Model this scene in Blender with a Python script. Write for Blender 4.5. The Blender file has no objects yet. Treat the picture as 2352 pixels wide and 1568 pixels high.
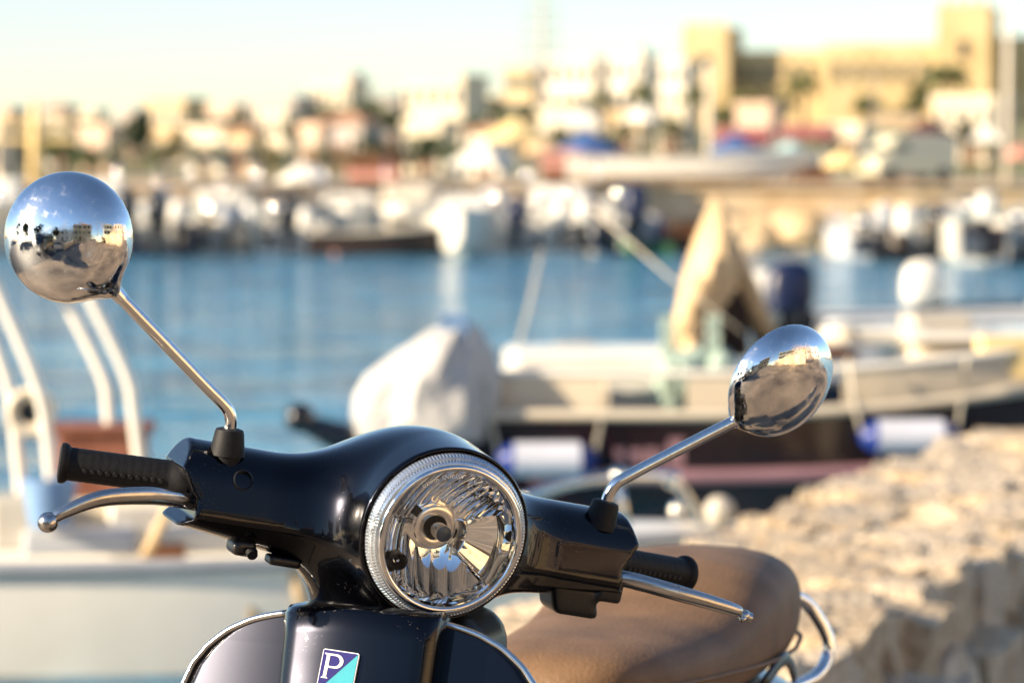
import bpy, math, random
import numpy as np
from mathutils import Vector, Matrix

random.seed(7)
R = math.radians
sc = bpy.context.scene
col = sc.collection

# ------------------------------------------------------------------ camera
CAM_Z = 1.25
FPX = 7760.0                       # focal length in units of a 2352 wide frame
PITCH = math.atan((784 - 390) / FPX)
cd = bpy.data.cameras.new('camera')
cam = bpy.data.objects.new('camera', cd)
col.objects.link(cam)
cam.location = (0, 0, CAM_Z)
cam.rotation_euler = (math.pi / 2 - PITCH, 0, 0)
cd.sensor_width = 36.0
cd.lens = 36.0 * FPX / 2352.0
cd.clip_start = 0.05
cd.clip_end = 5000
cd.dof.use_dof = True
cd.dof.focus_distance = 3.21
cd.dof.aperture_fstop = 6.2
cd.dof.aperture_blades = 0
sc.camera = cam

# ------------------------------------------------------------------ light
SUN_EL, SUN_AZ = R(21), R(-109)     # azimuth clockwise from +Y (view direction); the sun stands to the left
to_sun = Vector((math.sin(SUN_AZ) * math.cos(SUN_EL), math.cos(SUN_AZ) * math.cos(SUN_EL), math.sin(SUN_EL)))
wd = bpy.data.worlds.new('World')
sc.world = wd
wd.use_nodes = True
nt = wd.node_tree
bg = nt.nodes['Background']
sky = nt.nodes.new('ShaderNodeTexSky')
sky.sky_type = 'NISHITA'
sky.sun_disc = False
sky.sun_elevation = SUN_EL
sky.sun_rotation = SUN_AZ
sky.air_density = 0.9
sky.dust_density = 0.25
sky.ozone_density = 2.0
nt.links.new(sky.outputs[0], bg.inputs[0])
bg.inputs[1].default_value = 0.086
sd = bpy.data.lights.new('sun', 'SUN')
sun = bpy.data.objects.new('sun', sd)
col.objects.link(sun)
sd.energy = 5.0
sd.angle = R(0.55)
sd.color = (1.0, 0.82, 0.60)
sun.rotation_euler = to_sun.to_track_quat('Z', 'Y').to_euler()
sun.location = to_sun * 50
sc.view_settings.view_transform = 'Standard'
sc.view_settings.look = 'None'
sc.view_settings.gamma = 1.0
sc.view_settings.exposure = 1.25
sc.view_settings.use_curve_mapping = False
sc.cycles.use_denoising = True
sc.cycles.max_bounces = 10
sc.cycles.glossy_bounces = 6
sc.cycles.transparent_max_bounces = 12
sc.cycles.sample_clamp_indirect = 12.0
sc.cycles.caustics_refractive = False


# ------------------------------------------------------------------ helpers
def lin(c):
    return c / 12.92 if c <= 0.04045 else ((c + 0.055) / 1.055) ** 2.4


def rgb(s):
    s = s.lstrip('#')
    return tuple(lin(int(s[i:i + 2], 16) / 255) for i in (0, 2, 4))


MATS = {}


def mat(name, base, rough=0.5, metal=0.0, var=0.2, scale=6.0, bump=0.0, bscale=40.0, coat=0.0, spec=0.5,
        alpha=None, second=None, detail=4.0, rvar=0.0):
    """Principled material with noise driven colour, relief and gloss."""
    if isinstance(base, str):
        base = rgb(base)
    m = bpy.data.materials.new(name)
    m.use_nodes = True
    t = m.node_tree
    b = t.nodes['Principled BSDF']
    b.inputs['Roughness'].default_value = rough
    b.inputs['Metallic'].default_value = metal
    b.inputs['Specular IOR Level'].default_value = spec
    if coat:
        b.inputs['Coat Weight'].default_value = coat
        b.inputs['Coat Roughness'].default_value = 0.03
    tc = t.nodes.new('ShaderNodeTexCoord')
    if second is not None and isinstance(second, str):
        second = rgb(second)
    if var or second is not None:
        n = t.nodes.new('ShaderNodeTexNoise')
        n.inputs['Scale'].default_value = scale
        n.inputs['Detail'].default_value = detail
        t.links.new(tc.outputs['Object'], n.inputs['Vector'])
        r = t.nodes.new('ShaderNodeValToRGB')
        r.color_ramp.elements[0].position = 0.32
        r.color_ramp.elements[1].position = 0.68
        c0 = tuple(x * (1 - var) for x in base) if second is None else second
        c1 = tuple(min(1, x * (1 + var)) for x in base) if second is None else base
        r.color_ramp.elements[0].color = (*c0, 1)
        r.color_ramp.elements[1].color = (*c1, 1)
        t.links.new(n.outputs['Fac'], r.inputs['Fac'])
        t.links.new(r.outputs[0], b.inputs['Base Color'])
    else:
        b.inputs['Base Color'].default_value = (*base, 1)
    if rvar:
        n3 = t.nodes.new('ShaderNodeTexNoise')
        n3.inputs['Scale'].default_value = bscale
        n3.inputs['Detail'].default_value = 5
        t.links.new(tc.outputs['Object'], n3.inputs['Vector'])
        mr = t.nodes.new('ShaderNodeMapRange')
        mr.inputs['From Min'].default_value = 0.45
        mr.inputs['From Max'].default_value = 0.75
        mr.inputs['To Min'].default_value = rough
        mr.inputs['To Max'].default_value = rough + rvar
        t.links.new(n3.outputs['Fac'], mr.inputs['Value'])
        t.links.new(mr.outputs[0], b.inputs['Roughness'])
    if bump:
        n2 = t.nodes.new('ShaderNodeTexNoise')
        n2.inputs['Scale'].default_value = bscale
        n2.inputs['Detail'].default_value = 5
        t.links.new(tc.outputs['Object'], n2.inputs['Vector'])
        bp = t.nodes.new('ShaderNodeBump')
        bp.inputs['Strength'].default_value = 1.0
        bp.inputs['Distance'].default_value = bump
        t.links.new(n2.outputs['Fac'], bp.inputs['Height'])
        t.links.new(bp.outputs[0], b.inputs['Normal'])
    MATS[name] = m
    return m


class MB:
    """Collects shapes into one mesh object."""

    def __init__(s):
        s.v, s.f = [], []

    def add(s, vs, fs):
        o = len(s.v)
        s.v += [tuple(p) for p in vs]
        s.f += [tuple(i + o for i in f) for f in fs]
        return s

    def box(s, c, size, rz=0.0, m=None, taper=1.0):
        x, y, z = (k / 2 for k in size)
        vs = []
        for dz, k in ((-z, 1.0), (z, taper)):
            for dx, dy in ((-x, -y), (x, -y), (x, y), (-x, y)):
                p = Vector((dx * k, dy * k, dz))
                p.rotate(Matrix.Rotation(rz, 3, 'Z'))
                p += Vector(c)
                vs.append(m @ p if m else p)
        return s.add(vs, [(3, 2, 1, 0), (4, 5, 6, 7), (0, 1, 5, 4), (1, 2, 6, 5), (2, 3, 7, 6), (3, 0, 4, 7)])

    def rings(s, rings, close=True, cap0=True, cap1=True):
        n = len(rings[0])
        vs = [p for r in rings for p in r]
        fs = []
        for i in range(len(rings) - 1):
            for j in range(n if close else n - 1):
                k = (j + 1) % n
                fs.append((i * n + j, i * n + k, (i + 1) * n + k, (i + 1) * n + j))
        if cap0:
            fs.append(tuple(range(n - 1, -1, -1)))
        if cap1:
            fs.append(tuple((len(rings) - 1) * n + j for j in range(n)))
        return s.add(vs, fs)

    def sweep(s, pts, rad, seg=12, rad2=None, up=(0, 0, 1), cap=True):
        """Tube along pts; rad / rad2 are half axes (rad2 along up)."""
        pts = [Vector(p) for p in pts]
        n = len(pts)
        if not hasattr(rad, '__len__'):
            rad = [rad] * n
        rad2 = rad if rad2 is None else rad2
        if not hasattr(rad2, '__len__'):
            rad2 = [rad2] * n
        rings = []
        up = Vector(up)
        for i, p in enumerate(pts):
            t = (pts[min(i + 1, n - 1)] - pts[max(i - 1, 0)]).normalized()
            u = up
            if abs(t.dot(u)) > 0.97:
                u = Vector((1, 0, 0)) if abs(t.x) < 0.9 else Vector((0, 1, 0))
            a = t.cross(u).normalized()
            b = a.cross(t).normalized()
            rings.append([p + a * rad[i] * math.cos(2 * math.pi * j / seg) + b * rad2[i] * math.sin(2 * math.pi * j / seg)
                          for j in range(seg)])
        return s.rings(rings, True, cap, cap)

    def cyl(s, p0, p1, r0, r1=None, seg=14):
        return s.sweep([p0, p1], [r0, r0 if r1 is None else r1], seg)

    def lathe(s, prof, seg=32, m=None, cap0=False, cap1=False):
        """prof = [(radius, height)] about local Z, then transformed by m."""
        rings = []
        for r, h in prof:
            ring = []
            for j in range(seg):
                a = 2 * math.pi * j / seg
                p = Vector((r * math.cos(a), r * math.sin(a), h))
                ring.append(m @ p if m else p)
            rings.append(ring)
        return s.rings(rings, True, cap0, cap1)

    def ball(s, c, r, seg=14, squash=(1, 1, 1)):
        prof = [(max(1e-5, r * math.sin(math.pi * i / 8)), -r * math.cos(math.pi * i / 8)) for i in range(9)]
        m = Matrix.Translation(Vector(c)) @ Matrix.Diagonal((*squash, 1))
        return s.lathe(prof, seg, m)

    def prism(s, poly, thick, m=None):
        """poly in local XY extruded along Z by thick."""
        n = len(poly)
        vs = [Vector((x, y, 0)) for x, y in poly] + [Vector((x, y, thick)) for x, y in poly]
        if m:
            vs = [m @ v for v in vs]
        fs = [tuple(range(n - 1, -1, -1)), tuple(range(n, 2 * n))]
        fs += [(i, (i + 1) % n, n + (i + 1) % n, n + i) for i in range(n)]
        return s.add(vs, fs)

    def build(s, name, material, parent=None, smooth=False, mtx=None, angle=None):
        me = bpy.data.meshes.new(name)
        me.from_pydata([tuple(p) for p in s.v], [], s.f)
        me.validate()
        me.materials.append(MATS[material] if isinstance(material, str) else material)
        o = bpy.data.objects.new(name, me)
        col.objects.link(o)
        if parent is not None:
            o.parent = parent
        if mtx is not None:
            o.matrix_basis = mtx
        if smooth:
            me.polygons.foreach_set('use_smooth', [True] * len(me.polygons))
            if angle:
                me.set_sharp_from_angle(angle=R(angle))
        return o


def fix_normals(o):
    import bmesh
    bm = bmesh.new()
    bm.from_mesh(o.data)
    bmesh.ops.remove_doubles(bm, verts=bm.verts, dist=1e-6)
    bmesh.ops.recalc_face_normals(bm, faces=bm.faces)
    bm.to_mesh(o.data)
    bm.free()
    return o


def bevel(o, w, seg=2):
    m = o.modifiers.new('b', 'BEVEL')
    m.width = w
    m.segments = seg
    m.limit_method = 'ANGLE'
    return o


def tag(o, label=None, cat=None, group=None, kind=None):
    if label:
        o['label'] = label
    if cat:
        o['category'] = cat
    if group:
        o['group'] = group
    if kind:
        o['kind'] = kind
    return o


def empty(name, loc, rz=0.0):
    o = bpy.data.objects.new(name, None)
    col.objects.link(o)
    o.location = loc
    o.rotation_euler = (0, 0, rz)
    o.empty_display_size = 0.2
    return o


def smooth_path(pts, n=6):
    """Catmull-Rom through pts."""
    P = [Vector(p) for p in pts]
    P = [P[0] * 2 - P[1]] + P + [P[-1] * 2 - P[-2]]
    out = []
    for i in range(1, len(P) - 2):
        for k in range(n):
            t = k / n
            a, b, c, d = P[i - 1], P[i], P[i + 1], P[i + 2]
            out.append(0.5 * (2 * b + (c - a) * t + (2 * a - 5 * b + 4 * c - d) * t * t + (3 * b - a - 3 * c + d) * t ** 3))
    out.append(P[-2])
    return out


def sdf_mesh(f, lo, hi, step, iters=3):
    """Surface nets over the signed distance function f(x,y,z), vertices pulled onto the surface."""
    ax = [np.arange(l, h + step, step) for l, h in zip(lo, hi)]
    X, Y, Zz = np.meshgrid(*ax, indexing='ij')
    V = f(X, Y, Zz)
    S = V < 0
    nx, ny, nz = (len(a) - 1 for a in ax)
    acc = np.zeros((nx, ny, nz, 3))
    cnt = np.zeros((nx, ny, nz))
    corners = [(i, j, k) for i in (0, 1) for j in (0, 1) for k in (0, 1)]

    def sl(c):
        return tuple(slice(c[q], c[q] + n) for q, n in zip(range(3), (nx, ny, nz)))
    for a in corners:
        for q in range(3):
            if a[q]:
                continue
            b = list(a)
            b[q] = 1
            va, vb = V[sl(a)], V[sl(b)]
            m = (va < 0) != (vb < 0)
            t = np.where(m, va / np.where(m, va - vb, 1), 0)
            for d in range(3):
                acc[..., d] += np.where(m, a[d] + (t if d == q else 0), 0)
            cnt += m
    act = cnt > 0
    idx = -np.ones((nx, ny, nz), int)
    idx[act] = np.arange(act.sum())
    base = np.stack(np.nonzero(act), 1)
    P = (base + acc[act] / cnt[act][:, None]) * step + np.array(lo)
    faces = []
    for q in range(3):
        u, v = [(1, 2), (2, 0), (0, 1)][q]
        a = [slice(None)] * 3
        b = [slice(None)] * 3
        a[q] = slice(0, -1)
        b[q] = slice(1, None)
        ch = S[tuple(a)] != S[tuple(b)]
        I = np.stack(np.nonzero(ch), 1)
        ok = (I[:, u] > 0) & (I[:, v] > 0) & (I[:, u] < (nx, ny, nz)[u]) & (I[:, v] < (nx, ny, nz)[v])
        I = I[ok]
        ins = S[tuple(I.T)]

        def cell(du, dv):
            J = I.copy()
            J[:, u] -= du
            J[:, v] -= dv
            return idx[tuple(J.T)]
        Q = np.stack([cell(1, 1), cell(0, 1), cell(0, 0), cell(1, 0)], 1)
        Q[~ins] = Q[~ins][:, ::-1]
        faces.append(Q)
    Fs = np.concatenate(faces)
    e = 1e-4
    for _ in range(iters):
        x, y, z = P.T
        g = np.stack([f(x + e, y, z) - f(x - e, y, z), f(x, y + e, z) - f(x, y - e, z), f(x, y, z + e) - f(x, y, z - e)], 1) / (2 * e)
        d = f(x, y, z)
        stp = d[:, None] * g / np.maximum((g * g).sum(1), 0.05)[:, None]
        ln = np.linalg.norm(stp, axis=1, keepdims=True)
        P = P - stp * np.minimum(1, step / np.maximum(ln, 1e-9))
    return P, Fs


def sdf_build(name, f, lo, hi, step, material, parent=None, mtx=None):
    P, Fs = sdf_mesh(f, lo, hi, step)
    mb = MB()
    mb.v = P.tolist()
    mb.f = Fs.tolist()
    return mb.build(name, material, parent, True, mtx)


def smin(a, b, k):
    h = np.clip(0.5 + 0.5 * (b - a) / k, 0, 1)
    return b * (1 - h) + a * h - k * h * (1 - h)


def smax(a, b, k):
    return -smin(-a, -b, k)


def X(u, d):
    """Sideways metres at depth d that a column u of the 2352 wide frame looks at."""
    return (u - 1176) * d / FPX


def Z(v, d):
    """Height in metres at depth d that a row v looks at (horizon at 390)."""
    return CAM_Z - (v - 390) * d / FPX


def add_text(body, size, material, parent, bend, name='lettering', ex=0.0):
    """Raised lettering; bend maps the flat (x, y, z) of the text into the parent's space."""
    cu = bpy.data.curves.new(name, 'FONT')
    cu.body = body
    cu.size = size
    cu.align_x = 'CENTER'
    cu.extrude = ex
    cu.resolution_u = 3
    tmp = bpy.data.objects.new(name, cu)
    col.objects.link(tmp)
    dg = bpy.context.evaluated_depsgraph_get()
    me = bpy.data.meshes.new_from_object(tmp.evaluated_get(dg))
    bpy.data.objects.remove(tmp)
    for v in me.vertices:
        v.co = bend(*v.co)
    me.materials.clear()
    me.materials.append(MATS[material])
    o = bpy.data.objects.new(name, me)
    col.objects.link(o)
    o.parent = parent
    return o

# ------------------------------------------------------------------ scooter materials
def paint_material():
    m = mat('black_paint', (0.0014, 0.0020, 0.0058), 0.26, 0.85, 0.25, 900, coat=1.0)
    m.node_tree.nodes['Principled BSDF'].inputs['Coat IOR'].default_value = 1.36
    t = m.node_tree
    b = t.nodes['Principled BSDF']
    tc = t.nodes['Texture Coordinate']
    # dust and dried water marks sit on the clear coat
    n = t.nodes.new('ShaderNodeTexNoise')
    n.inputs['Scale'].default_value = 130
    n.inputs['Detail'].default_value = 3
    t.links.new(tc.outputs['Object'], n.inputs['Vector'])
    n4 = t.nodes.new('ShaderNodeTexNoise')
    n4.inputs['Scale'].default_value = 11
    t.links.new(tc.outputs['Object'], n4.inputs['Vector'])
    mul = t.nodes.new('ShaderNodeMath')
    mul.operation = 'MULTIPLY'
    t.links.new(n.outputs['Fac'], mul.inputs[0])
    t.links.new(n4.outputs['Fac'], mul.inputs[1])
    r = t.nodes.new('ShaderNodeMapRange')
    r.inputs['From Min'].default_value = 0.36
    r.inputs['From Max'].default_value = 0.46
    r.inputs['To Min'].default_value = 0.012
    r.inputs['To Max'].default_value = 0.22
    t.links.new(mul.outputs[0], r.inputs['Value'])
    t.links.new(r.outputs[0], b.inputs['Coat Roughness'])
    vo = t.nodes.new('ShaderNodeTexVoronoi')
    vo.inputs['Scale'].default_value = 330
    t.links.new(tc.outputs['Object'], vo.inputs['Vector'])
    sp = t.nodes.new('ShaderNodeMath')
    sp.operation = 'LESS_THAN'
    sp.inputs[1].default_value = 0.085
    t.links.new(vo.outputs['Distance'], sp.inputs[0])
    sp2 = t.nodes.new('ShaderNodeMath')
    sp2.operation = 'GREATER_THAN'
    sp2.inputs[1].default_value = 0.57
    t.links.new(n4.outputs['Fac'], sp2.inputs[0])
    spm = t.nodes.new('ShaderNodeMath')
    spm.operation = 'MULTIPLY'
    t.links.new(sp.outputs[0], spm.inputs[0])
    t.links.new(sp2.outputs[0], spm.inputs[1])
    mx = t.nodes.new('ShaderNodeMix')
    mx.data_type = 'RGBA'
    src = b.inputs['Base Color'].links[0].from_socket
    t.links.new(spm.outputs[0], mx.inputs['Factor'])
    t.links.new(src, mx.inputs['A'])
    mx.inputs['B'].default_value = (0.2, 0.185, 0.16, 1)
    t.links.new(mx.outputs['Result'], b.inputs['Base Color'])
    cw = t.nodes.new('ShaderNodeMath')
    cw.operation = 'SUBTRACT'
    cw.inputs[0].default_value = 1.0
    t.links.new(spm.outputs[0], cw.inputs[1])
    t.links.new(cw.outputs[0], b.inputs['Coat Weight'])
    mm = t.nodes.new('ShaderNodeMath')
    mm.operation = 'MULTIPLY'
    mm.inputs[1].default_value = 0.85
    t.links.new(cw.outputs[0], mm.inputs[0])
    t.links.new(mm.outputs[0], b.inputs['Metallic'])
    return m


def glass_material(name, tint=(1, 1, 1), rough=0.0, ior=1.45):
    m = bpy.data.materials.new(name)
    m.use_nodes = True
    t = m.node_tree
    for n in list(t.nodes):
        if n.type != 'OUTPUT_MATERIAL':
            t.nodes.remove(n)
    out = [n for n in t.nodes if n.type == 'OUTPUT_MATERIAL'][0]
    tr = t.nodes.new('ShaderNodeBsdfTransparent')
    tr.inputs[0].default_value = (*tint, 1)
    gl = t.nodes.new('ShaderNodeBsdfGlossy')
    gl.inputs['Roughness'].default_value = rough
    fr = t.nodes.new('ShaderNodeFresnel')
    fr.inputs[0].default_value = ior
    mx = t.nodes.new('ShaderNodeMixShader')
    t.links.new(fr.outputs[0], mx.inputs[0])
    t.links.new(tr.outputs[0], mx.inputs[1])
    t.links.new(gl.outputs[0], mx.inputs[2])
    t.links.new(mx.outputs[0], out.inputs['Surface'])
    MATS[name] = m
    return m


paint_material()
glass_material('lens_glass', (0.97, 0.985, 1.0))
mat('chrome', (0.83, 0.84, 0.85), 0.03, 1.0, 0.03, 60, rvar=0.30, bscale=120, bump=0.00009)
mat('stem_chrome', (0.74, 0.74, 0.73), 0.08, 1.0, 0.08, 300, rvar=0.16, bscale=160, bump=0.00002)
mat('reflector', (0.93, 0.95, 0.97), 0.02, 1.0, 0.0)
mat('bezel_plastic', (0.62, 0.68, 0.74), 0.10, 0.8, 0.12, 300)
mat('alloy', (0.52, 0.51, 0.50), 0.2, 1.0, 0.06, 160, rvar=0.1, bscale=60, bump=0.00001)
mat('trim_alloy', (0.78, 0.77, 0.74), 0.2, 1.0, 0.05, 60)
mat('rubber', (0.007, 0.007, 0.008), 0.6, 0.0, 0.3, 200, bump=0.0002, bscale=500, spec=0.25)
mat('black_plastic', (0.010, 0.010, 0.011), 0.32, 0.0, 0.3, 120, bump=0.0002, bscale=400)
mat('seat_vinyl', '#735940', 0.6, 0.0, 0.2, 14, bump=0.0010, bscale=210, spec=0.35)
mat('shield_cap', (0.10, 0.13, 0.17), 0.4, 0.6, 0.1, 200)
mat('holder_metal', (0.88, 0.84, 0.80), 0.2, 1.0, 0.1, 120)
mat('badge_blue', (0.004, 0.003, 0.13), 0.4, 0, 0.08, 200, spec=0.15)
mat('badge_cyan', (0.035, 0.32, 0.40), 0.4, 0, 0.06, 200, spec=0.15)
mat('badge_white', (0.72, 0.72, 0.75), 0.3, 0, 0.08, 400)
mat('lens_print', (0.75, 0.75, 0.72), 0.5, 0, 0.1, 300)
mat('mirror_glass', (0.75, 0.77, 0.78), 0.01, 1.0, 0)
mat('tyre', (0.02, 0.02, 0.02), 0.8, 0, 0.3, 60, bump=0.001, bscale=80)
mat('lamp_amber', (0.7, 0.2, 0.02), 0.15, 0, 0.1, 30)

# ------------------------------------------------------------------ scooter frame of reference
PSI, LEAN = R(20), R(1)
rear = Vector((math.sin(PSI), math.cos(PSI), 0))
lat = Vector((math.cos(PSI), -math.sin(PSI), 0))
upv = Vector((0, 0, 1)) * math.cos(LEAN) + lat * math.sin(LEAN)
latl = lat * math.cos(LEAN) - Vector((0, 0, 1)) * math.sin(LEAN)
HEAD = Vector((-0.0985, 3.28649, 0.91992))          # steering head, middle of the handlebar cover
root_pos = HEAD - 0.92 * upv
ROOT = Matrix.Translation(root_pos) @ Matrix((latl, rear, upv)).transposed().to_4x4()
scooter = empty('scooter', (0, 0, 0))
scooter.matrix_world = ROOT
tag(scooter, 'black motor scooter with round headlight, chrome mirrors and tan seat parked on the quay', 'scooter')

# handlebars are turned towards the camera's right: local x along the bar, y up, z forward
Mh = (Matrix.Rotation(-0.19, 3, 'Z') @ Matrix.Rotation(0.41, 3, 'Y') @ Matrix.Rotation(0.075, 3, 'X'))
cam_rot = Matrix(((1, 0, 0), (0, math.sin(PITCH), -math.cos(PITCH)), (0, math.cos(PITCH), math.sin(PITCH))))
HBW = Matrix.Translation(HEAD) @ (cam_rot @ Mh).to_4x4()
HB = ROOT.inverted() @ HBW


def hb(h, n, w):
    return Vector((h, w, n))


# ---- handlebar cover
TILT = R(4.0)
CT, ST = math.cos(TILT), math.sin(TILT)


def cover_sdf(h, w, n):
    ah = np.abs(h)
    fn = 0.034 + 0.004 * np.clip(1 - ah / 0.235, 0, 1) - 0.34 * (w + 0.0375)
    top = w - 0.030 + 0.05 * np.clip(n - 0.0, 0, 1)
    d = smax(n - fn, top, 0.034)
    d = smax(d, -n - 0.045, 0.03)
    bw = 0.0505 + (0.237 - ah) * 0.14
    d = smax(d, 0.75 * n - 0.66 * w - 0.0505, 0.005)
    d = smax(d, -w - bw, 0.012)
    ends = np.interp(w, [-0.07, -0.050, -0.040, -0.022, 0.004, 0.031], [0.238, 0.238, 0.226, 0.226, 0.243, 0.232])
    d = smax(d, (ah - ends) * 0.9, 0.003)
    # headlight bowl
    t = n * CT - w * ST
    y = w * CT + n * ST
    rad = np.sqrt(h * h + y * y)
    Rr = 0.0855 * np.sqrt(np.clip(1 - (np.clip(0.035 - t, 0, 1) / 0.135) ** 2, 0.0004, 1))
    bowl = (rad - Rr) * 0.85
    d = smin(d, bowl, 0.062)
    # neck
    nk = (np.sqrt((h / 0.070) ** 2 + ((n + 0.012) / 0.056) ** 2) - 1) * 0.056
    nk = smax(nk, w + 0.03, 0.01)
    d = smin(d, nk, 0.05)
    # front opening for the headlight, hollow ends
    d = smax(d, t - 0.098, 0.004)
    d = np.maximum(d, -np.maximum(rad - 0.0815, 0.034 - t))
    hollow = np.maximum(d + 0.005, 0.2 - ah)
    d = np.maximum(d, -hollow)
    return np.maximum(d, -w - 0.165)


cover = sdf_build('handlebar_cover', cover_sdf, (-0.255, -0.17, -0.12), (0.255, 0.105, 0.108), 0.0026, 'black_paint', scooter, HB)

# ---- headlight
HL = HB @ Matrix.Rotation(TILT, 4, 'X')
TL = Matrix.Identity(4)
mb = MB()
mb.lathe([(0.0815, 0.060), (0.0815, 0.0985), (0.079, 0.0985)], 96)
headlight = mb.build('headlight', 'black_plastic', scooter, True, HL, 40)

rings = []
prof = [(0.0806, 0.095, 0), (0.0808, 0.0985, 0), (0.0803, 0.1010, 1), (0.0787, 0.1045, 1), (0.0784, 0.1050, 0), (0.0776, 0.1062, 0),
        (0.0772, 0.1066, 2), (0.0752, 0.1090, 2), (0.0748, 0.1094, 0), (0.0722, 0.1110, 0), (0.0690, 0.1110, 0)]
NR = 150
for r, t, k in prof:
    ring = []
    for j in range(NR * 4):
        a = 2 * math.pi * j / (NR * 4)
        dr = 0.0
        if k:
            dr = -0.0011 if ((j + 2 * (k - 1)) % 4) < 2 else 0.0
        ring.append(((r + dr) * math.cos(a), (r + dr) * math.sin(a), t + dr * 0.6))
    rings.append(ring)
MB().rings(rings, True, False, False).build('bezel', 'bezel_plastic', headlight, True, None, 35)


def torus_prof(R0, t0, r, n=14):
    return [(R0 + r * math.cos(2 * math.pi * i / n), t0 + r * math.sin(2 * math.pi * i / n)) for i in range(n + 1)]


MB().lathe(torus_prof(0.0695, 0.1112, 0.0031), 128).build('chrome_ring', 'chrome', headlight, True)
MB().lathe([(0.0675, 0.1105), (0.0668, 0.105), (0.0650, 0.104), (0.0645, 0.098), (0.0640, 0.0885)], 96).build(
    'inner_ring', 'reflector', headlight, True, None, 40)


def refl_t(x, y):
    r = math.hypot(x, y)
    th = math.degrees(math.atan2(y, x))
    t = 0.0600 + (r / 0.0645) ** 2 * 0.029
    fade = min(1, max(0, (r - 0.019) / 0.012)) * min(1, (0.066 - r) / 0.006)
    if -38 < th < 24:
        t = t * (1 - fade) + fade * (0.0700 + 0.010 * r / 0.0645 + 0.0006 * math.sin(th / 7) - 0.10 * y)
    elif th >= 24 and th < 172:
        s = x * math.cos(R(24)) - y * math.sin(R(24))
        k = s / 0.0085
        t += 0.0009 * ((k - round(k)) ** 2 * 4 - 0.5) * fade
    else:
        k = x / 0.0175 + 0.3
        t += 0.0010 * ((k - round(k)) ** 2 * 4 - 0.5) * fade
    if -38.5 < th < -36 or 171 < th or th < -178:
        t += 0.0025 * fade
    return t


mb = MB()
NRR, NT = 70, 320
g = []
for i in range(NRR + 1):
    r = 0.016 + (0.0648 - 0.016) * i / NRR
    for j in range(NT):
        a = 2 * math.pi * j / NT
        x, y = r * math.cos(a), r * math.sin(a)
        g.append((x, y, refl_t(x, y)))
fs = [(i * NT + j, i * NT + (j + 1) % NT, (i + 1) * NT + (j + 1) % NT, (i + 1) * NT + j) for i in range(NRR) for j in range(NT)]
mb.add(g, fs)
mb.build('reflector', 'reflector', headlight, True, None, 22)
MB().lathe([(0.0225, 0.045), (0.0222, 0.0665), (0.0212, 0.0690), (0.0205, 0.0695), (0.0135, 0.0700), (0.0118, 0.0690), (0.0116, 0.050)], 64).build(
    'bulb_holder', 'holder_metal', headlight, True, None, 35)
MB().lathe([(0.0116, 0.050), (0.0001, 0.050)], 32).build('bulb_socket', 'black_plastic', headlight, True)
bs = MB().lathe([(0.0062, 0.050), (0.0066, 0.074), (0.0078, 0.076), (0.0080, 0.092), (0.0074, 0.0935)], 40).build(
    'bulb_shield', 'alloy', headlight, True, None, 30)
MB().lathe([(0.0075, 0.0934), (0.0060, 0.0943), (0.0002, 0.0945)], 40).build('shield_cap', 'shield_cap', headlight, True, None, 30)
for a in (150, 352):
    p = Vector((0.0232 * math.cos(R(a)), 0.0232 * math.sin(R(a)), 0.064))
    MB().box((0, 0, 0), (0.006, 0.009, 0.008), 0, Matrix.Translation(p) @ Matrix.Rotation(R(a), 4, 'Z')).build('clip', 'black_plastic', headlight)
pm = Matrix.Translation((-0.0355, -0.0345, 0.0805))
MB().lathe([(0.0085, -0.008), (0.0085, 0.0075), (0.0078, 0.0085), (0.0068, 0.0075), (0.0062, -0.006), (0.0002, -0.006)], 36, pm).build(
    'parking_lamp', 'black_plastic', headlight, True, None, 30)
MB().lathe([(0.0035, -0.006), (0.0035, 0.003), (0.0024, 0.0052), (0.0002, 0.006)], 24, pm).build('lamp_bulb', 'chrome', headlight, True)
lp = [(0.0685 * i / 14, 0.1098 + 0.0065 * (1 - (i / 14) ** 2)) for i in range(14, 0, -1)] + [(0.0001, 0.1163)]
MB().lathe(lp, 96).build('lens', 'lens_glass', headlight, True)


def arc_bend(rad, mid, inner=False):
    def f(x, y, z):
        if inner:
            a = R(mid) + x / rad
            q = rad - y
        else:
            a = R(mid) - x / rad
            q = rad + y
        t = 0.1098 + 0.0065 * (1 - (q / 0.0685) ** 2) + 0.0004
        return Vector((q * math.cos(a), q * math.sin(a), t + z))
    return f


add_text('tri.o.m. SNR-00', 0.0062, 'lens_print', headlight, arc_bend(0.0595, 113))
add_text('SAE HR-05 DOT', 0.0058, 'lens_print', headlight, arc_bend(0.0625, -120, True))
em = Matrix.Translation((0.0105, 0.0585, 0.1138)) @ Matrix.Rotation(R(-18), 4, 'X')
MB().lathe([(0.0062, 0.0), (0.0060, 0.0004), (0.0058, 0.0)], 40, em).build('approval_mark', 'lens_print', headlight)
add_text('E', 0.006, 'lens_print', headlight, lambda x, y, z: Vector((x + 0.0095, y + 0.0565, 0.1142 - (y) * 0.3)))

# ---- grips, levers, mirrors
def lever(pts, ra, rb, ball_r, ball_c):
    p = smooth_path([hb(*q) for q in pts], 5)
    n = len(p)
    f = lambda tab, i: float(np.interp(i / (n - 1), np.linspace(0, 1, len(tab)), tab))
    mb = MB().sweep(p, [f(ra, i) for i in range(n)], 20, [f(rb, i) for i in range(n)], up=(0, 1, 0.12))
    # flatten the front into the cast I-section's face
    o = mb.build('lever', 'alloy', scooter, True, HB)
    return o


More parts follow.
